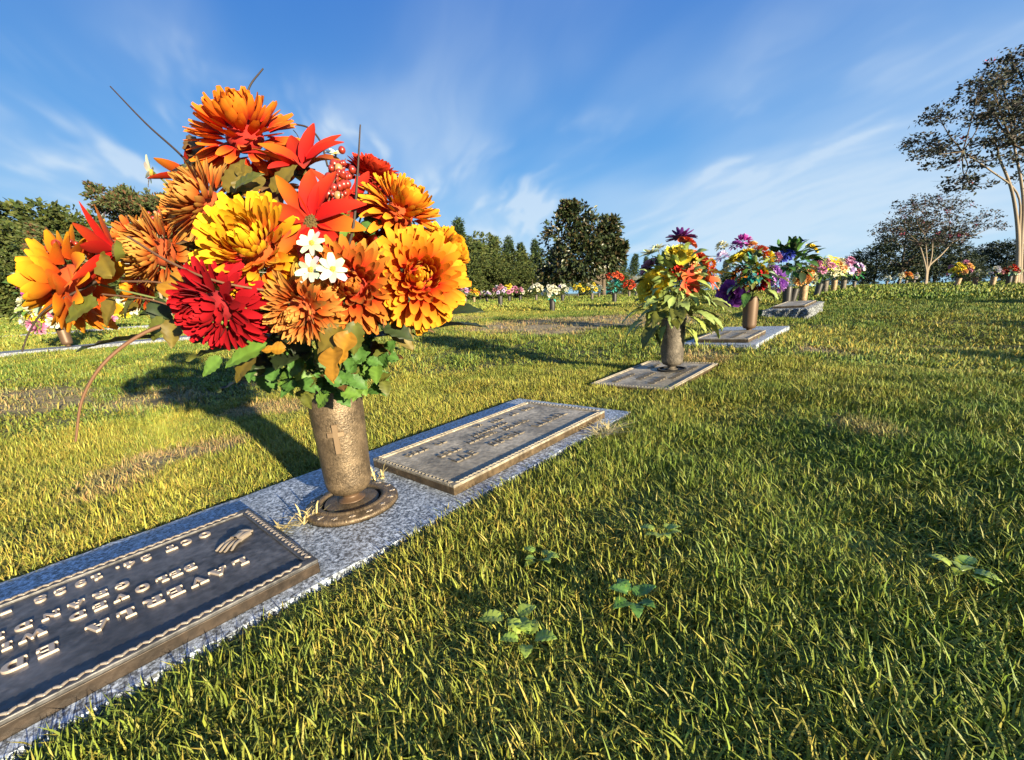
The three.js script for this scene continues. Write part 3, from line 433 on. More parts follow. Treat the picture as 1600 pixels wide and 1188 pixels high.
  const leaves = [[175, 432, .66, 62, 120, 10, 'olive'], [150, 470, .66, 66, 215, 15, 'moss'], [178, 468, .66, 52, 250, 10, 'olive'], [210, 465, .64, 46, 230, 0, 'moss'], [272, 500, .62, 54, 275, 20, 'olive'], [255, 498, .64, 50, 235, 0, 'moss'], [272, 468, .60, 58, 75, 10, 'ochre', { lobes: 3, w: .9 }], [300, 470, .62, 50, 200, 0, 'olive', { lobes: 3, w: .8 }], [415, 540, .60, 78, 205, 20, 'bright'], [400, 545, .62, 72, 235, 10, 'olive'], [520, 545, .56, 66, 278, 25, 'ochre', { lobes: 3, w: .65, curl: -.2 }], [545, 520, .57, 60, 255, 15, 'ochre', { lobes: 3, w: .6 }], [530, 510, .58, 70, 235, 10, 'olive'], [555, 505, .60, 60, 265, 0, 'moss'], [445, 545, .58, 40, 180, 20, 'ochre', { lobes: 3 }], [600, 505, .66, 62, 335, 10, 'dark'], [590, 480, .66, 60, 300, 5, 'dark'], [610, 500, .68, 70, 310, 0, 'olive'], [360, 300, .66, 66, 70, 10, 'olive'], [370, 295, .64, 60, 30, 20, 'moss'], [395, 300, .66, 58, 110, 10, 'olive', { lobes: 3, w: .8 }], [430, 300, .68, 64, 60, 5, 'olive'], [420, 320, .66, 50, 150, 15, 'ochre', { lobes: 3 }], [350, 345, .62, 44, 20, 20, 'ochre'], [560, 380, .68, 64, 280, 0, 'moss'], [575, 365, .70, 56, 70, 0, 'green'], [600, 370, .70, 48, 250, 0, 'green'], [545, 375, .66, 60, 110, 10, 'bright'], [525, 365, .68, 44, 60, 10, 'olive'], [590, 400, .72, 60, 290, 0, 'dark'], [610, 400, .76, 56, 240, 0, 'dark'], [240, 470, .70, 60, 300, 0, 'dark'], [300, 430, .70, 60, 200, 0, 'dark'], [310, 440, .68, 56, 250, 0, 'dark'], [430, 500, .66, 60, 290, 0, 'dark'], [400, 510, .68, 64, 250, 0, 'dark'], [470, 520, .68, 60, 270, 0, 'dark'], [520, 500, .70, 60, 300, 0, 'dark'], [450, 430, .66, 50, 270, 0, 'dark'], [470, 420, .68, 50, 20, 0, 'dark'], [590, 470, .72, 60, 200, 0, 'brown'], [620, 480, .74, 56, 160, 0, 'brown'], [380, 275, .78, 60, 250, 0, 'brown'], [420, 280, .80, 60, 290, 0, 'brown'], [350, 285, .80, 50, 200, 0, 'brown'], [215, 480, .70, 44, 190, 0, 'olive'], [465, 410, .60, 34, 200, 10, 'ochre'], [310, 245, .84, 56, 120, 0, 'brown'], [345, 560, .60, 46, 225, 15, 'bright'], [380, 300, .68, 46, 200, 0, 'green']];
  for (const [x, y, d, l, a, t, c, o] of leaves) leaf(x, y, d, l * .88, a, t, L[c], o);
  // a fill of dark leaves inside the bunch, hidden behind the flowers
  for (let i = 0; i < 70; i++) { const a = rnd() * 2 * PI, e = rr(.15, 1.45), rad = rr(.06, .23), p = V3(Math.cos(a) * Math.cos(e) * rad * 1.15, .04 + Math.sin(e) * rad * 1.35, Math.sin(a) * Math.cos(e) * rad * 1.15), dv = p.clone().setY(p.y * .3 - .02).normalize(), z = V3().crossVectors(dv, V3(rnd() - .5, 1, rnd() - .5)).normalize(), n = V3().crossVectors(z, dv); const m = mesh('leaf', leafGeo({ L: .09, W: .055, c: rnd() < .5 ? L.dark : rnd() < .5 ? L.moss : L.brown, seed: i }), leafMat, bouquet, p); m.quaternion.setFromRotationMatrix(new THREE.Matrix4().makeBasis(dv, n, z)); }
  // small green leaves spilling over the rim of the vase
  const small = [[405, 560], [430, 575], [445, 600], [470, 600], [485, 612], [500, 590], [515, 605], [530, 612], [545, 590], [560, 575], [575, 560], [590, 575], [600, 590], [585, 600], [560, 600], [540, 565], [470, 575], [450, 560], [425, 540], [480, 560], [570, 545], [595, 555], [415, 595], [400, 580], [500, 575], [525, 580]];
  for (const [x, y] of small) for (let k = 0; k < 4; k++) { const d = .80 - .10 * rnd() + (x > 560 || x < 440 ? .02 : -.03), ang = rr(0, 360); leaf(x + rr(-10, 10), y + rr(-12, 8), d, rr(22, 36), ang, rr(-20, 50), rnd() < .5 ? L.green : rnd() < .6 ? L.bright : L.moss, { w: .72, curl: -.4, name: 'ivy_leaf' }); }
  for (const [x, y] of [[405, 585], [590, 585], [430, 550], [570, 550], [500, 590]]) stem(loc(x, y, .78), .0012);
  // wiry twigs
  const twig = (pts, r0, r1, m) => mesh('twig', tube(pts.map((p) => loc(...p)), r0, r1, 28, 5), m, bouquet);
  twig([[330, 300, .80], [285, 245, .82], [230, 195, .83], [172, 135, .84]], .0026, .0012, M.twig); twig([[385, 200, .84], [383, 165, .84], [390, 135, .84], [411, 107, .84]], .0026, .0014, M.twig); twig([[512, 260, .88], [500, 220, .88], [482, 200, .88], [460, 194, .88]], .0022, .0018, M.twig); twig([[470, 230, .90], [465, 212, .90], [458, 203, .90]], .001, .0008, M.twig);
  twig([[530, 420, .62], [550, 365, .60], [558, 280, .60], [563, 195, .60]], .0028, .0010, M.twig); twig([[330, 500, .66], [245, 512, .62], [170, 560, .58], [130, 620, .57], [118, 690, .57]], .0034, .0014, M.twigBrown); twig([[150, 440, .68], [70, 485, .66], [45, 520, .66], [34, 550, .66]], .0022, .0010, M.twig); twig([[200, 370, .60], [270, 412, .55], [340, 440, .54], [425, 456, .56]], .0017, .0015, M.twigBrown); twig([[190, 440, .62], [250, 442, .6], [300, 455, .6], [330, 470, .62]], .0016, .0012, M.twigBrown); twig([[160, 460, .64], [240, 470, .62], [300, 490, .62]], .0014, .0012, M.twigBrown); twig([[560, 470, .66], [592, 480, .64], [600, 512, .63]], .0014, .001, M.twigBrown);
}
console.log('bouquet');

// ---------------------------------------------------------------- the other graves of the cemetery
const graniteDim = new THREE.MeshStandardMaterial({ map: granTex, color: lin(.62, .60, .58), roughness: .7, side: THREE.DoubleSide });
const standAt = (px, py, d) => { const p = at(px, py, d); p.y = landY(p.x, p.z); return p; };
function strokes(g, words, mat, seed) { const q = rng(seed); const bits = []; for (const [x0, x1, z, s] of words) for (let x = x0; x < x1; x += s * .9) { const k = q(); bits.push(rbox(s * .2, .004, s, .0006, 3, x, 0, z)); if (k > .3) bits.push(rbox(s * .45, .004, s * .2, .0006, 3, x + s * .25, 0, z + (k > .6 ? .4 : -.4) * s)); if (k > .5) bits.push(rbox(s * .2, .004, s * .8, .0006, 3, x + s * .45, 0, z)); } tag(mesh('worn_letters', mergeGeometries(bits), mat, g), null, null, null, 'stuff'); }
{ // flat marker of the second vase, flush with the turf
  const g = plate('bronze_plaque', 'square bronze marker flush with the turf around the second vase', 1.0, 1.56, -.045, .285, M.plateLight, -.016);
  scroll(g, .56, .33, M.plateLight); strokes(g, [[-.14, .02, -.02, .026], [-.2, -.08, .06, .03], [-.1, .2, .10, .024], [.1, .2, -.08, .022], [-.22, -.05, -.09, .022]], M.relief2, 9);
  const vw = mesh('vase_well', lathe([[.062, -.001], [.062, .003], [.052, .004], [.05, -.006], [.001, -.006]], 32), M.hole, g, V3(1.372 - 1.28, 0, -(.095 - .12)));
  const s3 = mesh('granite_slab', roughSlab(.95, .07, .42, .005, 2.6, 3), graniteMat, null, S(2.62, .14, -.012 - .035), slabQ); tag(s3, 'pale granite slab with a small plate under the third vase', 'grave slab', null, 'thing');
  const p3 = plate('bronze_plaque', 'small weathered bronze plate on the pale slab beside the third vase', 2.2, 2.62, -.02, .28, M.plateLight, .012); strokes(p3, [[-.15, .1, .05, .03], [-.1, .15, -.05, .028]], M.relief2, 19);
  const s4 = mesh('rough_stone_marker', roughSlab(.95, .12, .36, .025, 2, 5), new THREE.MeshStandardMaterial({ map: granTex, color: lin(.62, .6, .55), bumpMap: roughTex, bumpScale: .03, roughness: .85, side: THREE.DoubleSide }), null, S(4.62, .14, -.03), slabQ); tag(s4, 'rough split granite block behind the third vase', 'grave stone');
  const p4 = plate('bronze_plaque', 'bronze plate lying on the rough granite block', 4.25, 4.95, .0, .26, M.plateLight, .052);
}
function foliageGeo(R0, n, cols, seed, lw = .5, ll = .5) { const q = rng(seed), gs = []; for (let i = 0; i < n; i++) { const a = q() * 2 * PI, e = -.5 + 2.0 * q(), rad = R0 * (.35 + .7 * q()), p = V3(Math.cos(a) * Math.cos(e) * rad, Math.sin(e) * rad * .9, Math.sin(a) * Math.cos(e) * rad), dv = p.clone().normalize().add(V3((q() - .5) * .8, (q() - .5) * .8 - .1, (q() - .5) * .8)).normalize(), z = V3().crossVectors(dv, V3(q() - .5, 1, q() - .5)).normalize(), nn = V3().crossVectors(z, dv), l = R0 * ll * (.7 + .6 * q()); const g = leafGeo({ L: l, W: l * lw, c: cols[Math.floor(q() * cols.length)], seed: i + seed, curl: -.7, fine: false }); gs.push(g.applyMatrix4(new THREE.Matrix4().makeBasis(dv, nn, z).setPosition(p))); } return mergeGeometries(gs); }
function vaseAt(pos, label, group, o = {}) { const q = new THREE.Quaternion().setFromUnitVectors(up, V3(o.lx ?? 0, 1, o.lz ?? 0).normalize()); const g = thing('flower_vase', label, 'vase', group, pos.clone().add(V3(0, -.004, 0)), q); if (o.simple) { mesh('body', lathe([[.001, 0], [.036, .0], [.042, .012], [.046, .1], [.05, .22], [.046, .22], [.04, .02], [.001, .02]], 20), o.mat ?? M.vase, g); mesh('rim', lathe([[.046, .218], [.053, .219], [.053, .226], [.046, .226]], 20), o.mat ?? M.vase, g); } else { vaseParts(g, { h: o.h ?? .235, r0: o.r0 ?? .044, r1: o.r1 ?? .05, mat: o.mat ?? M.vase, rimMat: o.rim ?? o.mat ?? M.vaseSmooth }); if (o.disc) mesh('foot_disc', lathe([[.001, .010], [.045, .009], [.075, .006], [.08, 0], [.001, 0]], 32), o.mat ?? M.vase, g); } return g; }
// a bouquet whose flowers are seen at given places: [kind, colour, px, py, radius px, depth offset]
function placedBouquet(name, label, basePos, topH, depth, flowers, leafCols, nLeaf, RL, opts = {}) {
  const b = thing(name, label, 'bouquet', null, basePos.clone().add(V3(0, topH, 0))); b.updateMatrixWorld(true); const ctr = b.position.clone().add(V3(0, opts.ch ?? .16, 0));
  flowers.forEach(([kind, col, px, py, r, dd = 0, f], i) => { const d = depth + dd, p = at(px, py, d), out = p.clone().sub(ctr).normalize().multiplyScalar(.8).add(f ? V3(...f) : V3(0, .25, .55)).normalize(), m = mesh('flower', flowerGeo(kind, col, i % 3, opts.small), petalMat, b, p.clone().sub(b.position), quatTo(out, i)); m.scale.setScalar(r * 1.22 * d / 680); m.userData.label = opts.words?.[i];
    if (!opts.noStems) mesh('stem', tube([V3(0, -.06, 0), V3(0, .02, 0).lerp(m.position, .35).add(V3(0, .02, 0)), m.position.clone().addScaledVector(out, -.004)], .0022, .0016, 8, 4), M.stem, b); });
  if (nLeaf) { if (opts.bigLeaves) { const q = rng(opts.seed ?? 3); for (let i = 0; i < nLeaf; i++) { const a = q() * 2 * PI, e = rr(-.6, .35), rad = RL * (.25 + .5 * q()), p = V3(Math.cos(a) * rad, .05 + (opts.lh ?? .05) + Math.sin(e) * RL * .7, Math.sin(a) * rad), dv = V3(Math.cos(a), e * .8 - .15, Math.sin(a)).normalize(), z = V3().crossVectors(dv, V3((q() - .5) * .6, 1, (q() - .5) * .6)).normalize(), n = V3().crossVectors(z, dv), l = RL * (.3 + .3 * q()); const m = mesh('leaf', leafGeo({ L: l, W: l * .5, c: leafCols[Math.floor(q() * leafCols.length)], curl: -.9, seed: i }), leafMat, b, p); m.quaternion.setFromRotationMatrix(new THREE.Matrix4().makeBasis(dv, n, z)); } } else tag(mesh('foliage', foliageGeo(RL, nLeaf, leafCols, opts.seed ?? 4, opts.lw ?? .5, opts.ll ?? .45), leafMat, b, V3(0, opts.fh ?? .14, 0)), null, null, null, 'stuff'); }
  if (opts.fill) tag(mesh('foliage', foliageGeo(.145, opts.fill, leafCols, 77, .5, .4), leafMat, b, V3(0, .15, 0)), null, null, null, 'stuff');
  return b;
}
rnd = rng(33);
{
  const b2 = S(1.372, .095, -.014);
  vaseAt(b2, 'tall grey brown vase standing on the square bronze marker', null, { mat: M.vaseGrey, h: .225, r0: .047, r1: .051 });
  placedBouquet('mixed_bouquet', 'mixed bouquet with yellow and coral roses and large pale leaves on the square marker', b2, .215, 1.98, [['daisy', 'purple', 1064, 373, 19, .05, [0, 2, 0]], ['rose', 'coral', 1073, 381, 13], ['rose', 'lemon', 1061, 404, 24, -.12], ['rose', 'dusty', 1018, 418, 16, -.05], ['rose', 'lemon', 1020, 450, 23, -.10], ['daisy', 'lemon', 1038, 437, 15, -.14], ['lily', 'coral', 1071, 442, 22, -.15], ['lily', 'coral', 1100, 438, 21, -.12], ['rose', 'coral', 1092, 407, 16, -.08], ['mum', 'redOrange', 1112, 425, 9, -.1], ['daisy', 'cream', 1018, 397, 15, 0], ['daisy', 'cream', 1028, 388, 10, .03], ['rose', 'peach', 1085, 420, 12, -.13], ['mum', 'coral', 1052, 428, 10, -.14], ['mum', 'cream', 1040, 410, 10, -.1], ['mum', 'cream', 1082, 398, 8, -.02], ['mum', 'gold', 1110, 412, 9, -.06], ['mum', 'redOrange', 1060, 425, 11, -.17], ['rose', 'cream', 1118, 440, 10, -.02], ['mum', 'lemon', 1032, 424, 9, -.12]], [L.pale, L.pale, L.moss, [.22, .27, .06]], 60, .20, { bigLeaves: true, seed: 8, lh: .0, fill: 170 });
  const b3 = S(2.80, .12, -.012);
  vaseAt(b3, 'brown bronze vase with a round foot on the pale granite slab', null, { mat: M.vaseSmooth, h: .235, r0: .044, r1: .049, disc: true });
  placedBouquet('mixed_bouquet', 'bright bouquet with yellow roses, a purple peony and violet asters', b3, .225, 3.12, [['mum', 'magenta', 1161, 378, 13, .05], ['mum', 'lav', 1129, 401, 10], ['rose', 'lemon', 1152, 408, 15, -.12], ['rose', 'lemon', 1186, 425, 14, -.15], ['rose', 'lemon', 1168, 398, 12, -.06], ['mum', 'coral', 1190, 394, 11, -.05], ['mum', 'lemon', 1199, 402, 11, -.03], ['mum', 'pink', 1214, 402, 8], ['mum', 'red', 1188, 440, 15, -.18], ['mum', 'violet', 1214, 441, 18, -.12], ['mum', 'violet', 1209, 423, 10, -.1], ['mum', 'gold', 1166, 445, 12, -.17], ['mum', 'rust', 1153, 430, 11, -.14], ['rose', 'purple', 1144, 458, 20, -.15], ['mum', 'cream', 1140, 415, 9, -.08], ['mum', 'cream', 1172, 415, 8, -.16], ['mum', 'purple', 1150, 384, 9, .02], ['mum', 'cream', 1128, 385, 9, .03], ['mum', 'peach', 1176, 384, 8, 0]], [L.pale, L.moss, L.green, L.dark, L.teal, L.silver], 44, .19, { bigLeaves: true, seed: 12, lh: .05, fill: 120 });
  // two dark vases and a paler one behind the rough block
  const g4 = 'vases in the row behind the rough granite block';
  const b4 = standAt(1229, 475, 5.6), b5 = standAt(1254, 473, 5.9);
  vaseAt(b4, 'dark vase behind the rough block holding deep green foliage', null, { mat: M.vaseDark, h: .25, r0: .05, r1: .052 }); vaseAt(b4.clone().add(V3(.09, 0, -.05)), 'leaning dark vase right beside the dark green bouquet', null, { mat: M.vaseDark, simple: true, lx: .18 });
  placedBouquet('mixed_bouquet', 'tall dark green bouquet with blue flowers and one yellow rose', b4, .23, 5.6, [['mum', 'blue', 1232, 398, 9, -.2], ['mum', 'blue', 1222, 402, 9, -.2], ['lily', 'blue', 1250, 379, 9, 0], ['rose', 'lemon', 1268, 389, 9, -.1], ['mum', 'purple', 1274, 407, 7, -.1], ['mum', 'pink', 1278, 411, 7, -.1], ['daisy', 'lemon', 1214, 392, 6, .1]], [L.green, L.green, L.dark, [.04, .12, .03]], 150, .3, { seed: 21, fh: .27 });
  vaseAt(b5, 'pale tan vase behind the right end of the rough block', null, { mat: M.vaseTan, h: .25, r0: .05, r1: .055 });
  placedBouquet('mixed_bouquet', 'low peach and cream bouquet in the pale tan vase', b5, .22, 5.9, [['mum', 'peach', 1258, 434, 11, -.1], ['mum', 'peach', 1250, 438, 8, -.12], ['mum', 'orange', 1264, 426, 8, -.1], ['rose', 'cream', 1271, 436, 8, -.05], ['rose', 'cream', 1245, 430, 7, 0]], [L.pale, L.silver, L.green], 60, .16, { seed: 22, fh: .1 });
}
// smaller bouquets: [px, py of the foot, depth, vase, flowers, foliage, radius, label for the bouquet, label for the vase, lean]
function randomBouquet(px, py, d, vm, flowers, leafCols, RB0, label, vlabel, o = {}) {
  const RB = RB0 * (o.k ?? .6);
  const p = o.pos ?? standAt(px, py, d); vaseAt(p, vlabel, o.group, { mat: vm, simple: true, lx: o.lean ?? 0, lz: 0 });
  const b = thing('small_bouquet', label, 'bouquet', o.group, p.clone().add(V3((o.lean ?? 0) * .21, .21, 0))), q = rng(Math.round(px * 3 + d * 11));
  const n = o.n ?? 12; for (let i = 0; i < n; i++) { const [kind, col] = flowers[i % flowers.length], t = (i + .5) / n, e = Math.asin(1 - 1.25 * t), a = i * 2.39996 + q(), r = RB * (.85 + .3 * q()), v = V3(Math.cos(a) * Math.cos(e) * r, (o.ch ?? RB * .9) + Math.sin(e) * r * (o.tall ?? .9), Math.sin(a) * Math.cos(e) * r); const m = mesh('flower', flowerGeo(kind, col, i % 2, true), petalMat, b, v, quatTo(v.clone().setY(v.y * .7).normalize().add(V3(0, .2, .3)), i)); m.scale.setScalar(RB * (o.fs ?? .42) * (.8 + .4 * q())); }
  tag(mesh('foliage', foliageGeo(RB * .95, o.nl ?? 46, leafCols, Math.round(px + 5), .5, .5), leafMat, b, V3(0, o.lh ?? RB * .75, 0)), null, null, null, 'stuff'); return b;
}
{
  const gr = [L.green, L.moss, L.pale], tl = [L.teal, [.03, .22, .18], [.05, .28, .22]], pl = [L.pale, L.silver, L.bright];
  const pL = standAt(108, 545, 4.4);
  { // long slab of the left row with its vase
    const q = new THREE.Quaternion().setFromUnitVectors(V3(1, 0, 0), standAt(235, 535, 4.75).sub(standAt(-60, 566, 4.05)).normalize()), c = standAt(235, 535, 4.75).lerp(standAt(-60, 566, 4.05), .5);
    tag(mesh('granite_slab', roughSlab(2.3, .09, .42, .006, 2.4, 7), graniteDim, null, c.add(V3(0, -.008, 0)), q), 'long grey slab in the grass at the left edge', 'grave slab', null, 'thing');
    const c2 = standAt(205, 516, 7.1).lerp(standAt(-40, 530, 6.6), .5); tag(mesh('granite_slab', roughSlab(2.9, .09, .40, .006, 2.4, 8), graniteDim, null, c2.add(V3(0, -.01, 0)), q), 'grey slab further back at the left edge', 'grave slab', null, 'thing');
    covers.push([0, 0, 0, 0]);
  }
  vaseAt(pL.clone().add(V3(0, .035, 0)), 'brown vase leaning on the long slab at the left edge', null, { mat: M.vaseSmooth, lx: -.16, lz: .0, h: .24 });
  placedBouquet('pastel_bouquet', 'lemon, white and pink bouquet behind the golden flower at the left edge', pL.clone().add(V3(-.04, .035, 0)), .2, 4.4, [['mum', 'magenta', 43, 433, 11], ['mum', 'magenta', 34, 446, 7], ['mum', 'magenta', 42, 460, 8, -.2], ['mum', 'lemon', 62, 456, 12, -.2], ['mum', 'lemon', 72, 466, 11, -.2], ['mum', 'lemon', 55, 470, 12, -.25], ['mum', 'cream', 38, 472, 10, -.2], ['mum', 'white', 52, 482, 12, -.25], ['mum', 'white', 34, 486, 9, -.2], ['mum', 'lemon', 48, 492, 9, -.25], ['mum', 'pink', 58, 508, 14, -.2], ['mum', 'pink', 84, 490, 10, -.2], ['mum', 'white', 84, 504, 9, -.2], ['mum', 'lemon', 70, 438, 8, 0], ['mum', 'lav', 66, 428, 7, 0], ['mum', 'lemon', 68, 495, 9, -.22], ['mum', 'white', 40, 502, 9, -.2], ['mum', 'lemon', 90, 470, 12, -.1], ['mum', 'white', 100, 480, 12, -.1]], pl, 120, .28, { seed: 31, fh: .26, small: true });
  const pM = standAt(175, 518, 7.1); vaseAt(pM.clone().add(V3(0, .03, 0)), 'pale tan vase on the far slab at the left', null, { mat: M.vaseTan, r0: .05, r1: .055, h: .25 });
  placedBouquet('pastel_bouquet', 'white, pink and lemon bouquet in the pale tan vase at the left', pM, .25, 7.1, [['mum', 'white', 190, 476, 9], ['mum', 'white', 206, 482, 9], ['mum', 'pink', 166, 486, 8, -.2], ['mum', 'pink', 170, 496, 9, -.2], ['mum', 'white', 152, 490, 9, -.1], ['mum', 'lemon', 183, 484, 9, -.2], ['mum', 'white', 178, 470, 8], ['mum', 'white', 150, 497, 7, -.2], ['mum', 'lemon', 196, 490, 7]], pl, 70, .24, { seed: 32, fh: .22, small: true });
  vaseAt(standAt(80, 520, 7.6).add(V3(0, .02, 0)), 'small brown vase without flowers on the far left slab', null, { mat: M.vaseSmooth, simple: true });
  // the middle of the lawn
  const B = (...a) => randomBouquet(...a);
  B(863, 491, 7.2, M.vaseDark, [['rose', 'cream'], ['rose', 'white']], tl, .19, 'bouquet of white roses with teal leaves in a black vase', 'short black vase under the white roses', { n: 12, fs: .5, lh: .02, nl: 36 });
  B(960, 477, 9, M.vaseDark, [['mum', 'coral'], ['mum', 'redOrange'], ['rose', 'coral']], tl, .27, 'wide red bouquet with teal leaves at its foot', 'dark vase under the wide red bouquet', { n: 22, fs: .34, tall: .55, ch: .32, lh: .12, nl: 60 });
  B(782, 480, 8.6, M.vaseDark, [['mum', 'dusty'], ['mum', 'grey'], ['mum', 'lav']], [L.dark, L.green], .18, 'dark mauve bouquet in a tall black vase', 'tall black vase under the dark mauve bouquet', { n: 12 });
  B(796, 472, 14, M.vaseDark, [['mum', 'lemon'], ['rose', 'lemon'], ['mum', 'pink']], gr, .32, 'yellow and pink bouquet just right of the mauve one', 'vase of the yellow and pink bouquet', { n: 12 });
  B(813, 472, 14, M.vaseDark, [['mum', 'pink'], ['mum', 'dusty'], ['mum', 'white']], gr, .22, 'small pink bouquet between the yellow and white ones', 'vase of the small pink bouquet', { n: 9 });
  B(838, 469, 15, M.vaseGrey, [['rose', 'white'], ['rose', 'white'], ['rose', 'cream']], gr, .34, 'plain white bouquet left of the white roses', 'vase of the plain white bouquet', { n: 14 });
  B(879, 473, 12, M.vaseDark, [['rose', 'white'], ['mum', 'lav'], ['mum', 'white']], gr, .24, 'white and pale blue bouquet right of the white roses', 'dark vase right of the white roses', { n: 10 });
  B(903, 466, 22, M.vaseGrey, [['mum', 'lemon'], ['rose', 'lemon']], gr, .42, 'distant yellow bouquet by the foot of the magnolia', 'distant vase by the foot of the magnolia', { n: 9, nl: 30 });
  B(925, 470, 13, M.vaseGrey, [['mum', 'lemon'], ['mum', 'cream']], gr, .26, 'pale yellow bouquet left of the wide red one', 'grey vase of the pale yellow bouquet', { n: 9 });
  B(936, 468, 18, M.vaseGrey, [['rose', 'white'], ['mum', 'cream']], gr, .26, 'small white bouquet just left of the wide red one', 'vase of the small white bouquet', { n: 8, nl: 30 });
  B(983, 466, 15, M.vaseGrey, [['mum', 'redOrange'], ['mum', 'coral']], gr, .34, 'low red bouquet half hidden beside the yellow roses', 'vase of the low red bouquet', { n: 12 });
  B(994, 466, 17, M.vaseGrey, [['rose', 'white'], ['mum', 'pink']], gr, .26, 'white and pink bouquet beside the low red one', 'vase of the white and pink bouquet', { n: 8, nl: 30 });
  B(727, 473, 15, M.vaseTan, [['mum', 'lav'], ['mum', 'pink']], gr, .30, 'lavender bouquet near the golden flowers', 'tan vase of the lavender bouquet', { n: 10 });
  B(741, 473, 15, M.vaseTan, [['mum', 'lemon'], ['mum', 'gold']], gr, .26, 'golden yellow bouquet in a brown vase', 'brown vase of the golden yellow bouquet', { n: 9 });
  B(708, 472, 20, M.vaseGrey, [['mum', 'white'], ['mum', 'cream']], gr, .28, 'small white bouquet beside the orange flower', 'small vase beside the orange flower', { n: 8, nl: 30 });
  B(761, 473, 15, M.vaseGrey, [['mum', 'white'], ['mum', 'lav']], gr, .20, 'tiny white and mauve bouquet left of the black vase', 'tiny grey vase left of the black vase', { n: 7, nl: 26 });
  B(751, 470, 24, M.vaseGrey, [['mum', 'white'], ['mum', 'pink']], gr, .26, 'far white speck of a bouquet under the trees', 'far vase under the trees', { n: 6, nl: 20 });
  B(770, 469, 26, M.vaseGrey, [['mum', 'cream']], gr, .26, 'far cream bouquet under the trees', 'far grey vase under the cream bouquet', { n: 6, nl: 20 });
  // on along the row to the right
  B(1275, 466, 7.0, M.vaseDark, [['mum', 'pink'], ['mum', 'peach'], ['mum', 'cream']], pl, .22, 'pale bouquet in the row behind the peach one', 'dark vase leaning in the row behind the peach bouquet', { n: 10, lean: .2, k: .9 });
  B(1288, 462, 7.6, M.vaseGrey, [['daisy', 'lemon'], ['mum', 'cream'], ['mum', 'peach']], pl, .24, 'cream bouquet with small sunflowers in the row', 'grey vase under the cream and sunflower bouquet', { n: 11, k: .9 });
  B(1302, 459, 8.0, M.vaseTan, [['mum', 'cream'], ['mum', 'pink'], ['daisy', 'cream']], pl, .22, 'cream and pink bouquet next to the pink roses', 'tan vase next to the pink roses', { n: 12, k: .9 });
  B(1317, 456, 8.6, M.vaseGrey, [['rose', 'pink'], ['mum', 'dusty'], ['rose', 'lav']], gr, .24, 'pink rose bouquet at the far end of the row', 'grey vase at the far end of the row', { n: 14, k: .9 });
  B(1334, 452, 13, M.vaseGrey, [['mum', 'white']], [L.green, [.03, .2, .06]], .28, 'bright green leafy bouquet beyond the pink roses', 'vase of the bright green leafy bouquet', { n: 3, nl: 70, k: .9 });
  // right of the lawn
  B(1494, 446, 9.6, M.vaseTan, [['mum', 'pink'], ['rose', 'lemon'], ['mum', 'lemon'], ['mum', 'peach']], gr, .30, 'pink and yellow bouquet leaning left of the large myrtle', 'leaning tan vase of the pink and yellow bouquet', { n: 13, lean: .22 });
  B(1522, 452, 9.6, M.vaseSmooth, [['mum', 'white'], ['mum', 'cream']], gr, .15, 'small white bouquet in a brown vase at the right', 'small brown vase at the right', { n: 8 });
  B(1549, 453, 9.1, M.vaseTan, [['mum', 'grey'], ['mum', 'white'], ['mum', 'dusty']], gr, .19, 'faded grey bouquet in a pale vase at the right', 'pale vase of the faded grey bouquet', { n: 10, lean: .06 });
  B(1574, 453, 9.2, M.vaseDark, [['rose', 'redOrange'], ['mum', 'coral'], ['mum', 'red']], pl, .20, 'red bouquet in front of the large myrtle trunk', 'dark vase in front of the large myrtle trunk', { n: 10 });
  B(1583, 452, 9.6, M.vaseTan, [['mum', 'white'], ['mum', 'cream']], tl, .16, 'white and teal bouquet at the right edge', 'pale vase at the right edge', { n: 7 });
  B(1404, 449, 17, M.vaseGrey, [['mum', 'white'], ['mum', 'cream']], gr, .26, 'small white bouquet left of the smaller myrtle', 'vase left of the smaller myrtle', { n: 7 });
  B(1415, 449, 17, M.vaseGrey, [['mum', 'peach'], ['mum', 'orange']], gr, .30, 'peach bouquet left of the smaller myrtle', 'vase of the peach bouquet by the smaller myrtle', { n: 9 });
  B(1427, 448, 18, M.vaseGrey, [['mum', 'grey'], ['mum', 'white']], gr, .26, 'grey white bouquet beside the smaller myrtle trunk', 'vase beside the smaller myrtle trunk', { n: 7 });
  B(1385, 449, 20, M.vaseGrey, [['mum', 'white']], gr, .22, 'tiny white bouquet near the right end of the row', 'tiny vase near the right end of the row', { n: 6, nl: 20 });
  // graves behind and to the right of the photographer: out of the picture, but their shadows lie across the lawn
  const near = (x, z, k) => B(2000 + k * 37, 0, 3, M.vase, [['mum', 'gold'], ['mum', 'red'], ['mum', 'white']], gr, .30, ['first', 'second', 'third', 'fourth'][k] + ' bouquet of the next row out of frame to the right', ['first', 'second', 'third', 'fourth'][k] + ' vase of the next row out of frame to the right', { n: 16, pos: V3(x, landY(x, z), z) });
  near(3.15, .75, 0); near(4.1, -.3, 1); near(5.2, -1.3, 2); near(6.6, -2.9, 3);
  const st = mesh('granite_slab', roughSlab(1.2, .08, .4, .01, 2.4, 9), graniteMat, null, standAt(1545, 453, 9.3).add(V3(0, -.01, -.2))); tag(st, 'grey slab under the vases at the right', 'grave slab', null, 'thing');
}
console.log('graves');

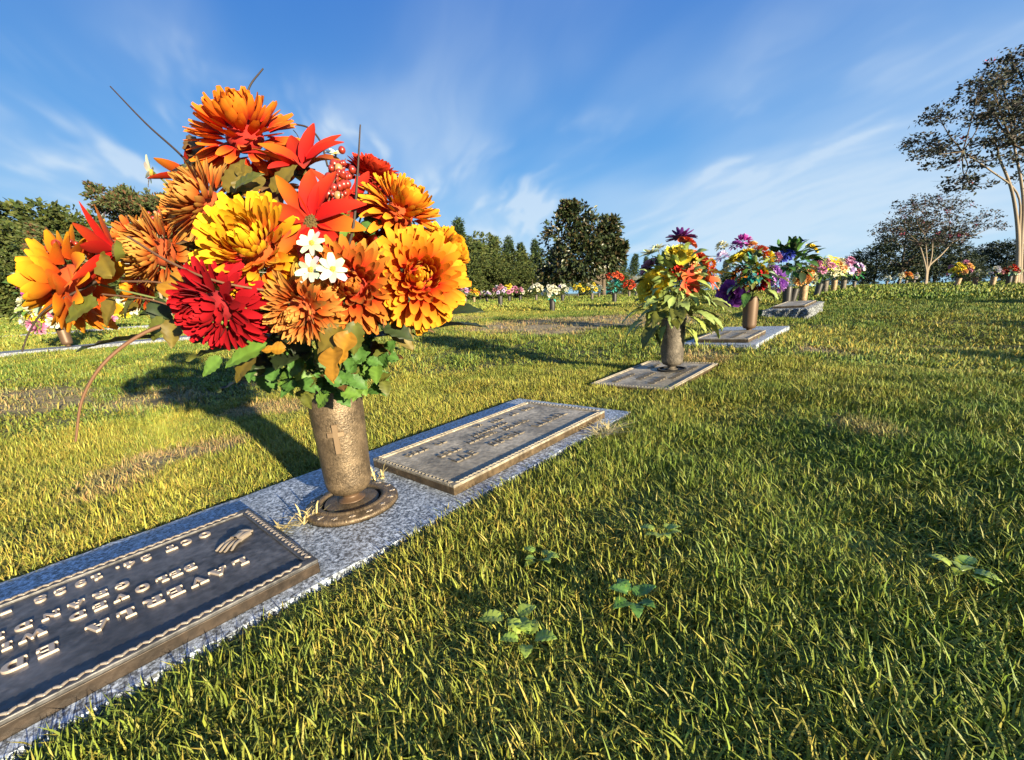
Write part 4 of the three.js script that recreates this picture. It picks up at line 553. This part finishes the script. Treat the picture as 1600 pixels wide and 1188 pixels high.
// ---------------------------------------------------------------- trees
const barkMat = std(.10, .075, .05, .95), barkPale = std(.23, .18, .125, .85), foliMat = new THREE.MeshPhysicalMaterial({ vertexColors: true, roughness: .6, side: THREE.DoubleSide, specularIntensity: .35, transmission: .15, thickness: 0 }), glossLeaf = new THREE.MeshPhysicalMaterial({ vertexColors: true, roughness: .35, side: THREE.DoubleSide, specularIntensity: .6 });
function leafCloud(list, cols, size, q, aspect = .5) { // list of points with an outward direction: one small folded leaf each
  const p = [], ix = [], cl = [];
  for (const [c, out] of list) {
    const d = V3(out.x + (q() - .5) * 1.6, out.y + (q() - .5) * 1.6 - .1, out.z + (q() - .5) * 1.6).normalize(), s = V3(q() - .5, q() - .5, q() - .5).cross(d).normalize(), nn = V3().crossVectors(s, d), l = size * (.6 + .8 * q()), w = l * aspect, n = p.length / 3, k = cols[Math.floor(q() * cols.length)], v = .8 + .4 * q();
    const mid = c.clone().addScaledVector(d, l * .45).addScaledVector(nn, -.08 * l), tip = c.clone().addScaledVector(d, l), a = mid.clone().addScaledVector(s, w * .5).addScaledVector(nn, .16 * l), b = mid.clone().addScaledVector(s, -w * .5).addScaledVector(nn, .16 * l);
    for (const t of [c, a, tip, b]) { p.push(t.x, t.y, t.z); cl.push(k[0] * v, k[1] * v, k[2] * v); }
    ix.push(n, n + 1, n + 2, n, n + 2, n + 3);
  }
  return fromArrays(p, ix, cl);
}
// crown of unit height above the ground, made of lobes, each lobe of clumps of leaves
function crown({ seed, lobes, clumps, per, size, cols, spread = .05, aspect = .55 }) {
  const q = rng(seed), pts = [];
  for (let i = 0; i < clumps; i++) {
    const [lx, ly, lz, rx, ry] = lobes[Math.floor(q() * lobes.length)], u = q() * 2 * PI, c = q() * 2 - 1, s = Math.sqrt(1 - c * c), k = Math.pow(q(), .35) * (.78 + .44 * fbm(u * 1.7 + lx * 9, c * 2.2 + seed, 3)), out = V3(Math.cos(u) * s, c, Math.sin(u) * s), ctr = V3(lx + out.x * rx * k, ly + out.y * ry * k, lz + out.z * rx * k);
    if (ctr.y < .02) continue;
    for (let j = 0; j < per; j++) pts.push([ctr.clone().add(V3((q() - .5) * spread * 2, (q() - .5) * spread * 1.5, (q() - .5) * spread * 2)), out]);
  }
  return leafCloud(pts, cols, size, q, aspect);
}
function limbs(lobes, th, r, seed, lean = 0) { const q = rng(seed), gs = [tube([V3(0, -.02, 0), V3(lean * .3, th * .5, 0), V3(lean, th, 0), V3(lean * 1.2, .72, .01)], r, r * .25, 14, 8)]; for (const [x, y, z, rx] of lobes) for (let k = 0; k < 2; k++) { const b = th * (.75 + .5 * q()); gs.push(tube([V3(lean * b / th, b, 0), V3(mixn(lean, x, .5), mixn(b, y, .55), z * .5), V3(x + (q() - .5) * rx, y + (q() - .3) * rx, z + (q() - .5) * rx)], r * .45, r * .08, 10, 5)); } return mergeGeometries(gs); }
const woodCols = [[.052, .075, .018], [.07, .092, .022], [.04, .062, .018], [.09, .10, .025], [.06, .07, .02]], pineCols = [[.035, .062, .022], [.05, .075, .022], [.028, .05, .02]], darkCols = [[.02, .034, .018], [.03, .044, .018], [.045, .055, .018], [.018, .03, .02]];
const mk = (seed, n, pine) => { const q = rng(seed), l = []; if (pine) { for (let i = 0; i < n; i++) { const t = i / (n - 1); l.push([(q() - .5) * .08, .12 + .80 * t, (q() - .5) * .08, .26 * (1.05 - t) + .05, .11]); } } else { for (let i = 0; i < n; i++) { const t = i / (n - 1), a = q() * 2 * PI, rad = .24 * Math.sin(PI * (.2 + .65 * t)); l.push([Math.cos(a) * rad, .14 + .68 * t, Math.sin(a) * rad, .15 + .10 * q(), .13 + .06 * q()]); } l.push([0, .45, 0, .26, .35]); } return l; };
const woodKinds = [];
for (let k = 0; k < 6; k++) { const pine = k >= 4, lb = mk(500 + k, pine ? 9 : 10, pine); woodKinds.push({ crown: crown({ seed: 520 + k, lobes: lb, clumps: 1300, per: 6, size: pine ? .034 : .036, cols: pine ? pineCols : woodCols, spread: .028, aspect: pine ? .35 : .6 }), trunk: limbs(lb.slice(0, 6), .3, .02, 540 + k) }); }
function woodTree(px, topPy, d, width, kind, label, group, name = 'wood_tree', mats = foliMat) {
  const base = at(px, 470, d); base.y = landY(base.x, base.z) - .05; const topY = at(px, topPy, d).y, h = topY - base.y;
  const g = thing(name, label, 'tree', group, base); g.rotation.y = px * 1.7; g.scale.set(h * width, h, h * width); mesh('trunk', woodKinds[kind].trunk, barkMat, g); mesh('crown', woodKinds[kind].crown, mats, g); return g;
}
rnd = rng(71);
{
  const gl = 'trees of the wood on the left', ll = 'leafy green tree in the wood behind the left side of the lawn';
  for (const [x, y, d, w, k] of [[-60, 296, 42, 1.2, 0], [0, 300, 43, 1.25, 1], [45, 314, 42, 1.2, 2], [95, 322, 43, 1.2, 3], [132, 333, 46, 1.2, 0], [-20, 335, 36, 1.2, 2], [25, 352, 35, 1.2, 3], [72, 362, 35, 1.2, 1], [115, 372, 36, 1.2, 0], [170, 345, 48, 1.2, 1], [215, 352, 50, 1.2, 2], [265, 356, 52, 1.2, 3], [320, 350, 54, 1.2, 0], [380, 352, 54, 1.2, 1], [440, 350, 54, 1.2, 2], [160, 385, 38, 1.2, 3], [210, 390, 40, 1.2, 1], [-70, 360, 33, 1.3, 3], [270, 395, 42, 1.2, 2], [330, 395, 44, 1.2, 0]]) woodTree(x, y, d, w, k, ll, gl);
  const gc = 'trees of the wood behind the middle of the lawn', lc = 'tall green tree in the wood between the bouquet and the magnolia';
  for (const [x, y, d, w, k] of [[500, 350, 54, 1.2, 1], [560, 352, 54, 1.2, 2], [620, 352, 54, 1.2, 3], [680, 356, 52, 1.2, 0], [722, 350, 52, 1.05, 4], [745, 362, 54, 1.1, 1], [772, 374, 56, .95, 5], [795, 376, 58, .95, 4], [818, 384, 60, .9, 5], [838, 380, 62, .95, 4], [868, 385, 62, 1, 5], [700, 395, 45, 1.2, 3], [735, 392, 44, 1.2, 0], [768, 402, 46, 1.2, 2], [800, 408, 46, 1.2, 1], [832, 412, 46, 1.2, 3], [865, 415, 48, 1.2, 0], [712, 372, 50, 1.7, 2], [755, 385, 50, 1.7, 3], [790, 392, 52, 1.7, 0], [825, 398, 54, 1.7, 1], [650, 395, 46, 1.2, 2], [905, 405, 60, 1.2, 1], [950, 402, 70, 1.2, 2]]) woodTree(x, y, d, w, k, lc, gc);
  const gf = 'far pines beyond the magnolia', lf = 'far pine on the skyline right of the magnolia';
  for (const [x, y, d, w, k] of [[972, 404, 85, .9, 4], [990, 400, 88, .9, 5], [1008, 404, 88, .9, 4], [1030, 402, 90, .9, 5], [1060, 405, 90, 1, 4], [1095, 408, 92, 1, 5], [1130, 410, 92, 1, 4], [1165, 410, 92, 1, 5], [1200, 412, 92, 1, 4], [1240, 410, 92, 1, 5], [980, 425, 60, 1.3, 2], [1030, 425, 62, 1.3, 1], [1080, 428, 64, 1.3, 3], [1140, 428, 66, 1.3, 0], [1280, 408, 90, 1, 4]]) woodTree(x, y, d, w, k, lf, gf, 'pine_tree');
  // dark evergreens on the right
  const save = woodKinds.slice(); for (let k = 0; k < 2; k++) { const lb = mk(600 + k, 10, false); woodKinds[k] = { crown: crown({ seed: 620 + k, lobes: lb, clumps: 1000, per: 6, size: .034, cols: darkCols, spread: .03, aspect: .45 }), trunk: limbs(lb.slice(0, 6), .3, .02, 640 + k) }; }
  woodTree(1402, 338, 27, 1.15, 0, 'broad dark evergreen behind the smaller myrtle', null, 'evergreen_tree'); woodTree(1455, 352, 29, 1.1, 1, 'dark evergreen directly behind the smaller myrtle trunk', null, 'evergreen_tree'); woodTree(1362, 372, 28, 1.1, 1, 'low dark evergreen left of the broad one', null, 'evergreen_tree'); woodTree(1318, 397, 50, 1.3, 0, 'small round tree far off above the row of bouquets', null, 'evergreen_tree');
  const ge = 'dark trees at the right edge', le = 'dark tree in the belt behind the right side of the lawn';
  for (const [x, y, d, w, k] of [[1490, 375, 31, 1.3, 0], [1525, 380, 32, 1.3, 1], [1560, 372, 31, 1.3, 0], [1600, 368, 30, 1.3, 1], [1650, 365, 30, 1.3, 0], [1430, 385, 30, 1.3, 0], [1345, 408, 34, 1.4, 1], [1510, 410, 26, 1.6, 0], [1570, 408, 26, 1.6, 1], [1640, 400, 26, 1.6, 0]]) woodTree(x, y, d, w, k, le, ge, 'evergreen_tree');
  for (let i = 0; i < 2; i++) woodKinds[i] = save[i];
}
{ // magnolia
  const d = 25, b = at(943, 464, d); b.y = landY(b.x, b.z) - .05; const h = at(905, 322, d).y - b.y, k = d / 680 / h, X = (px) => (px - 943) * k, Y = (py) => (464 - py) * k;
  const lobes = [[X(905), Y(400), 0, 46 * k, 40 * k], [X(880), Y(372), .02, 34 * k, 30 * k], [X(900), Y(345), 0, 30 * k, 22 * k], [X(872), Y(415), .03, 34 * k, 26 * k], [X(925), Y(372), .02, 34 * k, 30 * k], [X(950), Y(375), -.02, 18 * k, 24 * k], [X(945), Y(405), 0, 28 * k, 26 * k], [X(890), Y(332), 0, 12 * k, 10 * k], [X(960), Y(395), 0, 12 * k, 14 * k], [X(860), Y(432), 0, 20 * k, 14 * k], [X(952), Y(355), 0, 12 * k, 8 * k], [X(968), Y(388), 0, 5 * k, 5 * k], [X(905), Y(400), .12, 40 * k, 36 * k], [X(905), Y(400), -.12, 40 * k, 36 * k]];
  const g = thing('magnolia_tree', 'large dark magnolia with glossy leaves standing alone mid lawn', 'tree', null, b); g.scale.setScalar(h);
  mesh('trunk', limbs(lobes.slice(0, 9), .16, .028, 701, 0), barkMat, g);
  mesh('crown', crown({ seed: 702, lobes, clumps: 1700, per: 8, size: .044, cols: [[.022, .034, .014], [.03, .045, .016], [.05, .06, .022], [.02, .03, .012], [.06, .045, .02]], spread: .034, aspect: .5 }), glossLeaf, g);
}
// crape myrtles: several pale stems that fork again and again, small leaves and pink flower heads at the tips
function myrtle(name, label, px, py, d, h, seed, { stems = 4, wide = 1, pink = .04, leaf = .055, dens = 1, cols, lean = 0, depth = 6, rad }) {
  const q = rng(seed), b = standAt(px, py, d), g = thing(name, label, 'tree', null, b), wood = [], tips = [], stemsG = [];
  const grow = (p, dir, len, r, lv, list) => {
    const mid = p.clone().addScaledVector(dir, len * .5).add(V3((q() - .5) * len * .14, (q() - .5) * len * .05, (q() - .5) * len * .14)), end = p.clone().addScaledVector(dir, len).add(V3((q() - .5) * len * .12, 0, (q() - .5) * len * .12));
    list.push(tube([p, mid, end], r, r * .72, lv < 2 ? 8 : 4, lv < 2 ? 7 : lv < 4 ? 5 : 3));
    if (lv >= 3) for (let i = 0; i < (lv >= depth ? 5 : 1.5); i++) tips.push([p.clone().lerp(end, .35 + .65 * q()), dir, lv]);
    if (lv >= depth) return;
    const n = lv < 1 ? 2 : q() < .35 ? 3 : 2;
    for (let i = 0; i < n; i++) { const ax = V3(q() - .5, q() - .5, q() - .5).cross(dir).normalize(), nd = dir.clone().applyAxisAngle(ax, (i ? .55 : .3) * (.6 + .8 * q())).add(V3(dir.x * .25 * wide, lv > 2 ? -.02 : .06, dir.z * .25 * wide)).normalize(); grow(end, nd, len * (.68 + .18 * q()), r * (i ? .58 : .68), lv + 1, list); }
  };
  for (let i = 0; i < stems; i++) { const list = [], a = i / stems * 2 * PI + q(), t = (.22 + .22 * q()) * wide; grow(V3(Math.cos(a) * .04 * h * .4, -.03, Math.sin(a) * .04 * h * .4), V3(Math.cos(a) * t + lean, 1, Math.sin(a) * t).normalize(), h * .27, h * (rad ?? .014), 0, list); mesh('trunk', mergeGeometries(list), barkPale, g); }
  const pts = []; for (const [p, dir, lv] of tips) for (let k = 0; k < Math.round(3 * dens); k++) pts.push([p.clone().add(V3(q() - .5, (q() - .5) * .6, q() - .5).multiplyScalar(h * .05)), dir]);
  mesh('crown', leafCloud(pts, cols, leaf, q, .5), foliMat, g);
  const fl = []; for (const [p, dir, lv] of tips) if (lv >= depth && q() < pink) for (let k = 0; k < 16; k++) fl.push([p.clone().add(V3(q() - .5, q(), q() - .5).multiplyScalar(h * .028)), up]);
  if (fl.length) tag(mesh('blossom', leafCloud(fl, [[.55, .06, .14], [.62, .12, .22], [.45, .05, .10]], leaf * .8, q, .8), foliMat, g), null, null, null, 'stuff');
  return g;
}
const myrtleCols = [[.036, .045, .030], [.045, .05, .032], [.055, .045, .036], [.03, .04, .028], [.06, .05, .04]];
// the two on the right: crowns of many small airy pads of leaf on thin twigs
function padMyrtle(label, bx, by, d, pads, forks, { leaf, clumps, per, cols, pink, tk }, seed) {
  const q = rng(seed), b = standAt(bx, by, d), k = d / 680, yb = b.y, toL = (px, py, z = 0) => { const p = at(px, py, d).sub(b); p.z += z; return p; }, g = thing('crape_myrtle', label, 'tree', null, b.clone().add(V3(0, -.03, 0)));
  const wood = new Map(), lobes = pads.map(([px, py, rx, ry]) => { const z = (q() - .5) * rx * k * 2.2; return [toL(px, py, z), rx * k, ry * k]; });
  const forkPts = forks.map(([path, rad]) => { const pts = path.map(([x, y, z = 0]) => toL(x, y, z)); pts[0].y = -.02; mesh('trunk', tube(pts, rad * (tk ?? 1), rad * (tk ?? 1) * .5, 24, 9), barkPale, g); return [pts[pts.length - 1], rad * .5]; });
  const twigs = []; for (const [c, rx, ry] of lobes) { const [f, fr] = forkPts.slice().sort((m, n) => m[0].distanceTo(c) - n[0].distanceTo(c))[0]; const mid = f.clone().lerp(c, .55).add(V3((q() - .5) * .2, -.12 * rx, (q() - .5) * .2)); twigs.push(tube([f, mid, c], fr * .6, fr * .22, 12, 5)); for (let i = 0; i < 9; i++) { const e = c.clone().add(V3((q() - .5) * 2 * rx, (q() - .35) * 1.6 * ry, (q() - .5) * 2 * rx)); twigs.push(tube([mid.clone().lerp(c, q()), c.clone().lerp(e, .5).add(V3(0, .04 * ry, 0)), e], fr * .16, fr * .06, 6, 3)); } }
  mesh('branches', mergeGeometries(twigs), barkMat, g);
  const pts = [], fl = []; for (const [c, rx, ry] of lobes) { const n = Math.round(clumps * rx * ry / (k * k) / 900); for (let i = 0; i < n; i++) { const u = q() * 2 * PI, t = q() * 2 - 1, s = Math.sqrt(1 - t * t), m = Math.pow(q(), .45) * 1.1, o = V3(Math.cos(u) * s, t, Math.sin(u) * s), p = c.clone().add(V3(o.x * rx * m, o.y * ry * m, o.z * rx * m)); if (q() < pink) { for (let j = 0; j < 14; j++) fl.push([p.clone().add(V3(q() - .5, q() - .3, q() - .5).multiplyScalar(leaf * 1.7)), up]); } else { const lay = V3(q() - .5, .1, q() - .5).normalize(); for (let j = 0; j < per; j++) pts.push([p.clone().add(V3(q() - .5, (q() - .5) * .35, q() - .5).multiplyScalar(leaf * 2.6)), lay]); } } }
  mesh('crown', leafCloud(pts, cols, leaf, q, .5), foliMat, g); if (fl.length) tag(mesh('blossom', leafCloud(fl, [[.30, .03, .07], [.36, .07, .12], [.24, .03, .06]], leaf * .6, q, .8), foliMat, g), null, null, null, 'stuff');
}
padMyrtle('smaller crape myrtle with pale stems and pinkish crown on the right', 1446, 447, 15, [[1392, 348, 26, 16], [1415, 330, 28, 15], [1445, 316, 30, 15], [1480, 310, 30, 14], [1515, 318, 30, 14], [1545, 338, 26, 12], [1560, 352, 18, 9], [1410, 362, 30, 15], [1445, 350, 32, 16], [1485, 342, 34, 16], [1520, 352, 30, 12], [1430, 380, 26, 13], [1470, 374, 28, 12], [1505, 368, 22, 10]], [[[[1446, 447], [1448, 425], [1443, 400], [1436, 378]], .05], [[[1448, 447], [1450, 424], [1456, 400], [1458, 372]], .045], [[[1447, 447], [1450, 418], [1472, 396], [1490, 376]], .05], [[[1445, 447], [1449, 420], [1448, 395], [1445, 365]], .04]], { leaf: .07, clumps: 150, per: 7, cols: [...myrtleCols, [.075, .04, .035]], pink: .02, tk: .7 }, 801);
padMyrtle('tall crape myrtle with bare pale trunks cut by the right edge', 1592, 446, 9.6, [[1600, 80, 30, 14], [1570, 112, 30, 16], [1615, 115, 40, 20], [1545, 140, 26, 14], [1500, 150, 30, 15], [1580, 150, 36, 16], [1470, 178, 28, 14], [1515, 185, 34, 15], [1560, 185, 34, 15], [1610, 175, 40, 18], [1455, 210, 26, 11], [1490, 218, 32, 14], [1535, 220, 34, 14], [1585, 215, 36, 14], [1440, 240, 22, 8], [1475, 252, 30, 10], [1520, 258, 30, 10], [1480, 285, 28, 8], [1515, 290, 24, 8], [1600, 250, 30, 10], [1650, 140, 50, 26], [1660, 200, 50, 24], [1680, 260, 40, 16], [1640, 290, 30, 10]], [[[[1590, 446], [1592, 380], [1588, 330], [1580, 290], [1560, 240]], .085], [[[1594, 446], [1597, 370], [1600, 320], [1596, 280], [1585, 225]], .08], [[[1598, 446], [1606, 380], [1612, 320], [1628, 270], [1645, 215]], .075], [[[1592, 446], [1594, 360], [1590, 300], [1545, 262], [1505, 235]], .05]], { leaf: .075, clumps: 120, per: 7, cols: myrtleCols, pink: .005, tk: .52 }, 802);
myrtle('crape_myrtle', 'leafy myrtle with reddish tips half hidden behind the large bouquet', 262, 492, 15, 4.2, 803, { stems: 4, wide: 1.2, pink: 0, leaf: .11, dens: 2, cols: [[.06, .08, .025], [.08, .09, .03], [.12, .06, .03], [.05, .065, .025]] });
console.log('trees');

// ---------------------------------------------------------------- small things
{ // utility pole and wires along the far road
  const pb = standAt(826, 462, 57), ph = at(826, 424, 57).y - pb.y; const g = thing('utility_pole', 'thin pale utility pole in front of the trees left of the magnolia', 'pole', null, pb);
  mesh('post', new THREE.CylinderGeometry(.10, .13, ph, 8).translate(0, ph / 2, 0), std(.42, .37, .30, .9), g); mesh('crossarm', new THREE.BoxGeometry(1.4, .12, .1).translate(0, ph - .25, 0), std(.36, .31, .25, .9), g);
  const wm = std(.45, .42, .36, .6);
  [[388, 429], [398, 431], [402, 432.5], [414, 434]].forEach(([y0, y1], k) => { const a = at(-220, y0 - 6, 30), b = at(826, y1, 57), m = a.clone().lerp(b, .5).add(V3(0, -.12, 0)); tag(mesh('power_line', tube([a, m, b, at(1010, y1 + 3, 80)], .018, .018, 40, 5), wm), ['topmost', 'second', 'third', 'lowest'][k] + ' of the four power lines running past the left trees', 'power line'); });
}
{ // dark car parked beyond the left lawn
  const p = standAt(-22, 497, 44), g = thing('parked_car', 'dark car at the far left edge behind the lawn', 'car', null, p.add(V3(0, .02, 0))); g.rotation.y = .12;
  const s = new THREE.Shape(); [[-2.25, .28], [-2.3, .62], [-2.05, .82], [-1.3, .92], [-.75, 1.38], [.7, 1.42], [1.45, .98], [2.15, .92], [2.3, .7], [2.28, .3]].forEach(([x, y], i) => s[i ? 'lineTo' : 'moveTo'](x, y)); s.closePath();
  const body = new THREE.ExtrudeGeometry(s, { depth: 1.6, bevelEnabled: true, bevelThickness: .08, bevelSize: .06, bevelSegments: 3 }).translate(0, 0, -.8); mesh('body', body, new THREE.MeshPhysicalMaterial({ color: lin(.02, .022, .028), roughness: .35, clearcoat: 1, clearcoatRoughness: .08 }), g);
  const gm = new THREE.MeshPhysicalMaterial({ color: lin(.02, .025, .03), roughness: .08, clearcoat: 1 }); for (const [a, b] of [[-.72, .0], [.06, .78]]) { const w = new THREE.Shape(); w.moveTo(a - .25, .96); w.lineTo(a, 1.32); w.lineTo(b, 1.34); w.lineTo(b + (b > .5 ? .4 : 0), .98); w.closePath(); for (const z of [.885, -.905]) mesh('side_window', new THREE.ExtrudeGeometry(w, { depth: .02, bevelEnabled: false }).translate(0, 0, z), gm, g); }
  for (const x of [-1.4, 1.4]) for (const z of [.82, -.82]) { const wh = new THREE.Group(); wh.name = 'wheel'; wh.position.set(x, .32, z); g.add(wh); mesh('tyre', new THREE.TorusGeometry(.25, .085, 10, 24), std(.02, .02, .02, .9), wh); mesh('rim', new THREE.CylinderGeometry(.2, .2, .1, 16).rotateX(PI / 2), std(.6, .6, .62, .3, .8), wh); }
  for (const z of [.6, -.6]) mesh('tail_light', rbox(.05, .14, .35, .02, 1, 2.33, .72, z), std(.35, .01, .01, .3), g);
}
// broad-leaved weeds in the turf
const weedMat = new THREE.MeshPhysicalMaterial({ vertexColors: true, roughness: .45, side: THREE.DoubleSide, transmission: .2, thickness: 0 });
[[1500, 905, 'broad leaved weed with pale round leaves at the right', .034, 7], [1032, 862, 'bright weed rosette in the turf in front of the far plate', .026, 7], [800, 1000, 'weed with two shiny round leaves near the bottom of the picture', .036, 4], [825, 1035, 'low weed just below the one with shiny leaves', .030, 5], [990, 965, 'dark leafy weed in the middle of the near grass', .032, 7], [845, 888, 'small weed in the grass near the slab edge', .026, 7]].forEach(([px, py, label, size, n], i) => {
  const q = rng(900 + i), p = ground(px, py), g = thing('weed_plant', label, 'weed', null, V3(p.x, H(p.x, p.z), p.z));
  for (let k = 0; k < n; k++) { const a = k * 2.4 + q(), e = .25 + .5 * q(), dv = V3(Math.cos(a) * Math.cos(e), Math.sin(e), Math.sin(a) * Math.cos(e)), z = V3().crossVectors(dv, up).normalize(), nn = V3().crossVectors(z, dv), l = size * .72 * (.75 + .5 * q()), c = i === 4 ? [.08, .18, .03] : [.20 + .06 * q(), .32, .05]; const m = mesh('leaf', leafGeo({ L: l, W: l * .72, c, curl: -.9, fold: .2, seed: k }), weedMat, g, dv.clone().multiplyScalar(.012).add(V3(0, .014 + .012 * q(), 0))); m.quaternion.setFromRotationMatrix(new THREE.Matrix4().makeBasis(dv, nn, z)); }
});
// dead mown grass lying on the stone
[[487, 812, 'tuft of dry grass at the left side of the vase ring', .045, 40, 1], [445, 828, 'thin wisp of dry grass on the granite by the near plate', .05, 26, 0], [588, 750, 'dry grass caught between the vase foot and the far plate', .04, 30, 1], [945, 676, 'matted dead grass at the right end of the far plate', .07, 80, 0]].forEach(([px, py, label, len, n, tall], i) => {
  const q = rng(950 + i), d = at(px, py, 1).sub(camera.position), t = N.dot(S(0, 0, -.02).sub(camera.position)) / N.dot(d), p = camera.position.clone().addScaledVector(d, t), p2 = [], ix = [];
  for (let k = 0; k < n; k++) { const a = q() * 2 * PI, e = tall && q() < .5 ? .5 + .8 * q() : .1 + .25 * q(), l = len * (.4 + .9 * q()), w = .0016, s = V3(-Math.sin(a), 0, Math.cos(a)), o = V3((q() - .5) * len, 0.001, (q() - .5) * len * .6), n0 = p2.length / 3; const m = o.clone().add(V3(Math.cos(a) * Math.cos(e) * l * .5, Math.sin(e) * l * .6, Math.sin(a) * Math.cos(e) * l * .5)), t2 = o.clone().add(V3(Math.cos(a) * l * Math.cos(e), Math.sin(e) * l * .8 + .001, Math.sin(a) * l * Math.cos(e))); for (const [c, ww] of [[o, w], [m, w], [t2, 0.0002]]) p2.push(c.x - s.x * ww, c.y, c.z - s.z * ww, c.x + s.x * ww, c.y, c.z + s.z * ww); ix.push(n0, n0 + 1, n0 + 2, n0 + 1, n0 + 3, n0 + 2, n0 + 2, n0 + 3, n0 + 4, n0 + 3, n0 + 5, n0 + 4); }
  tag(mesh('dry_grass', fromArrays(p2, ix), M.straw, null, p, slabQ), label, 'dry grass', null, 'stuff');
});
console.log('small things');
renderer.render(scene, camera);
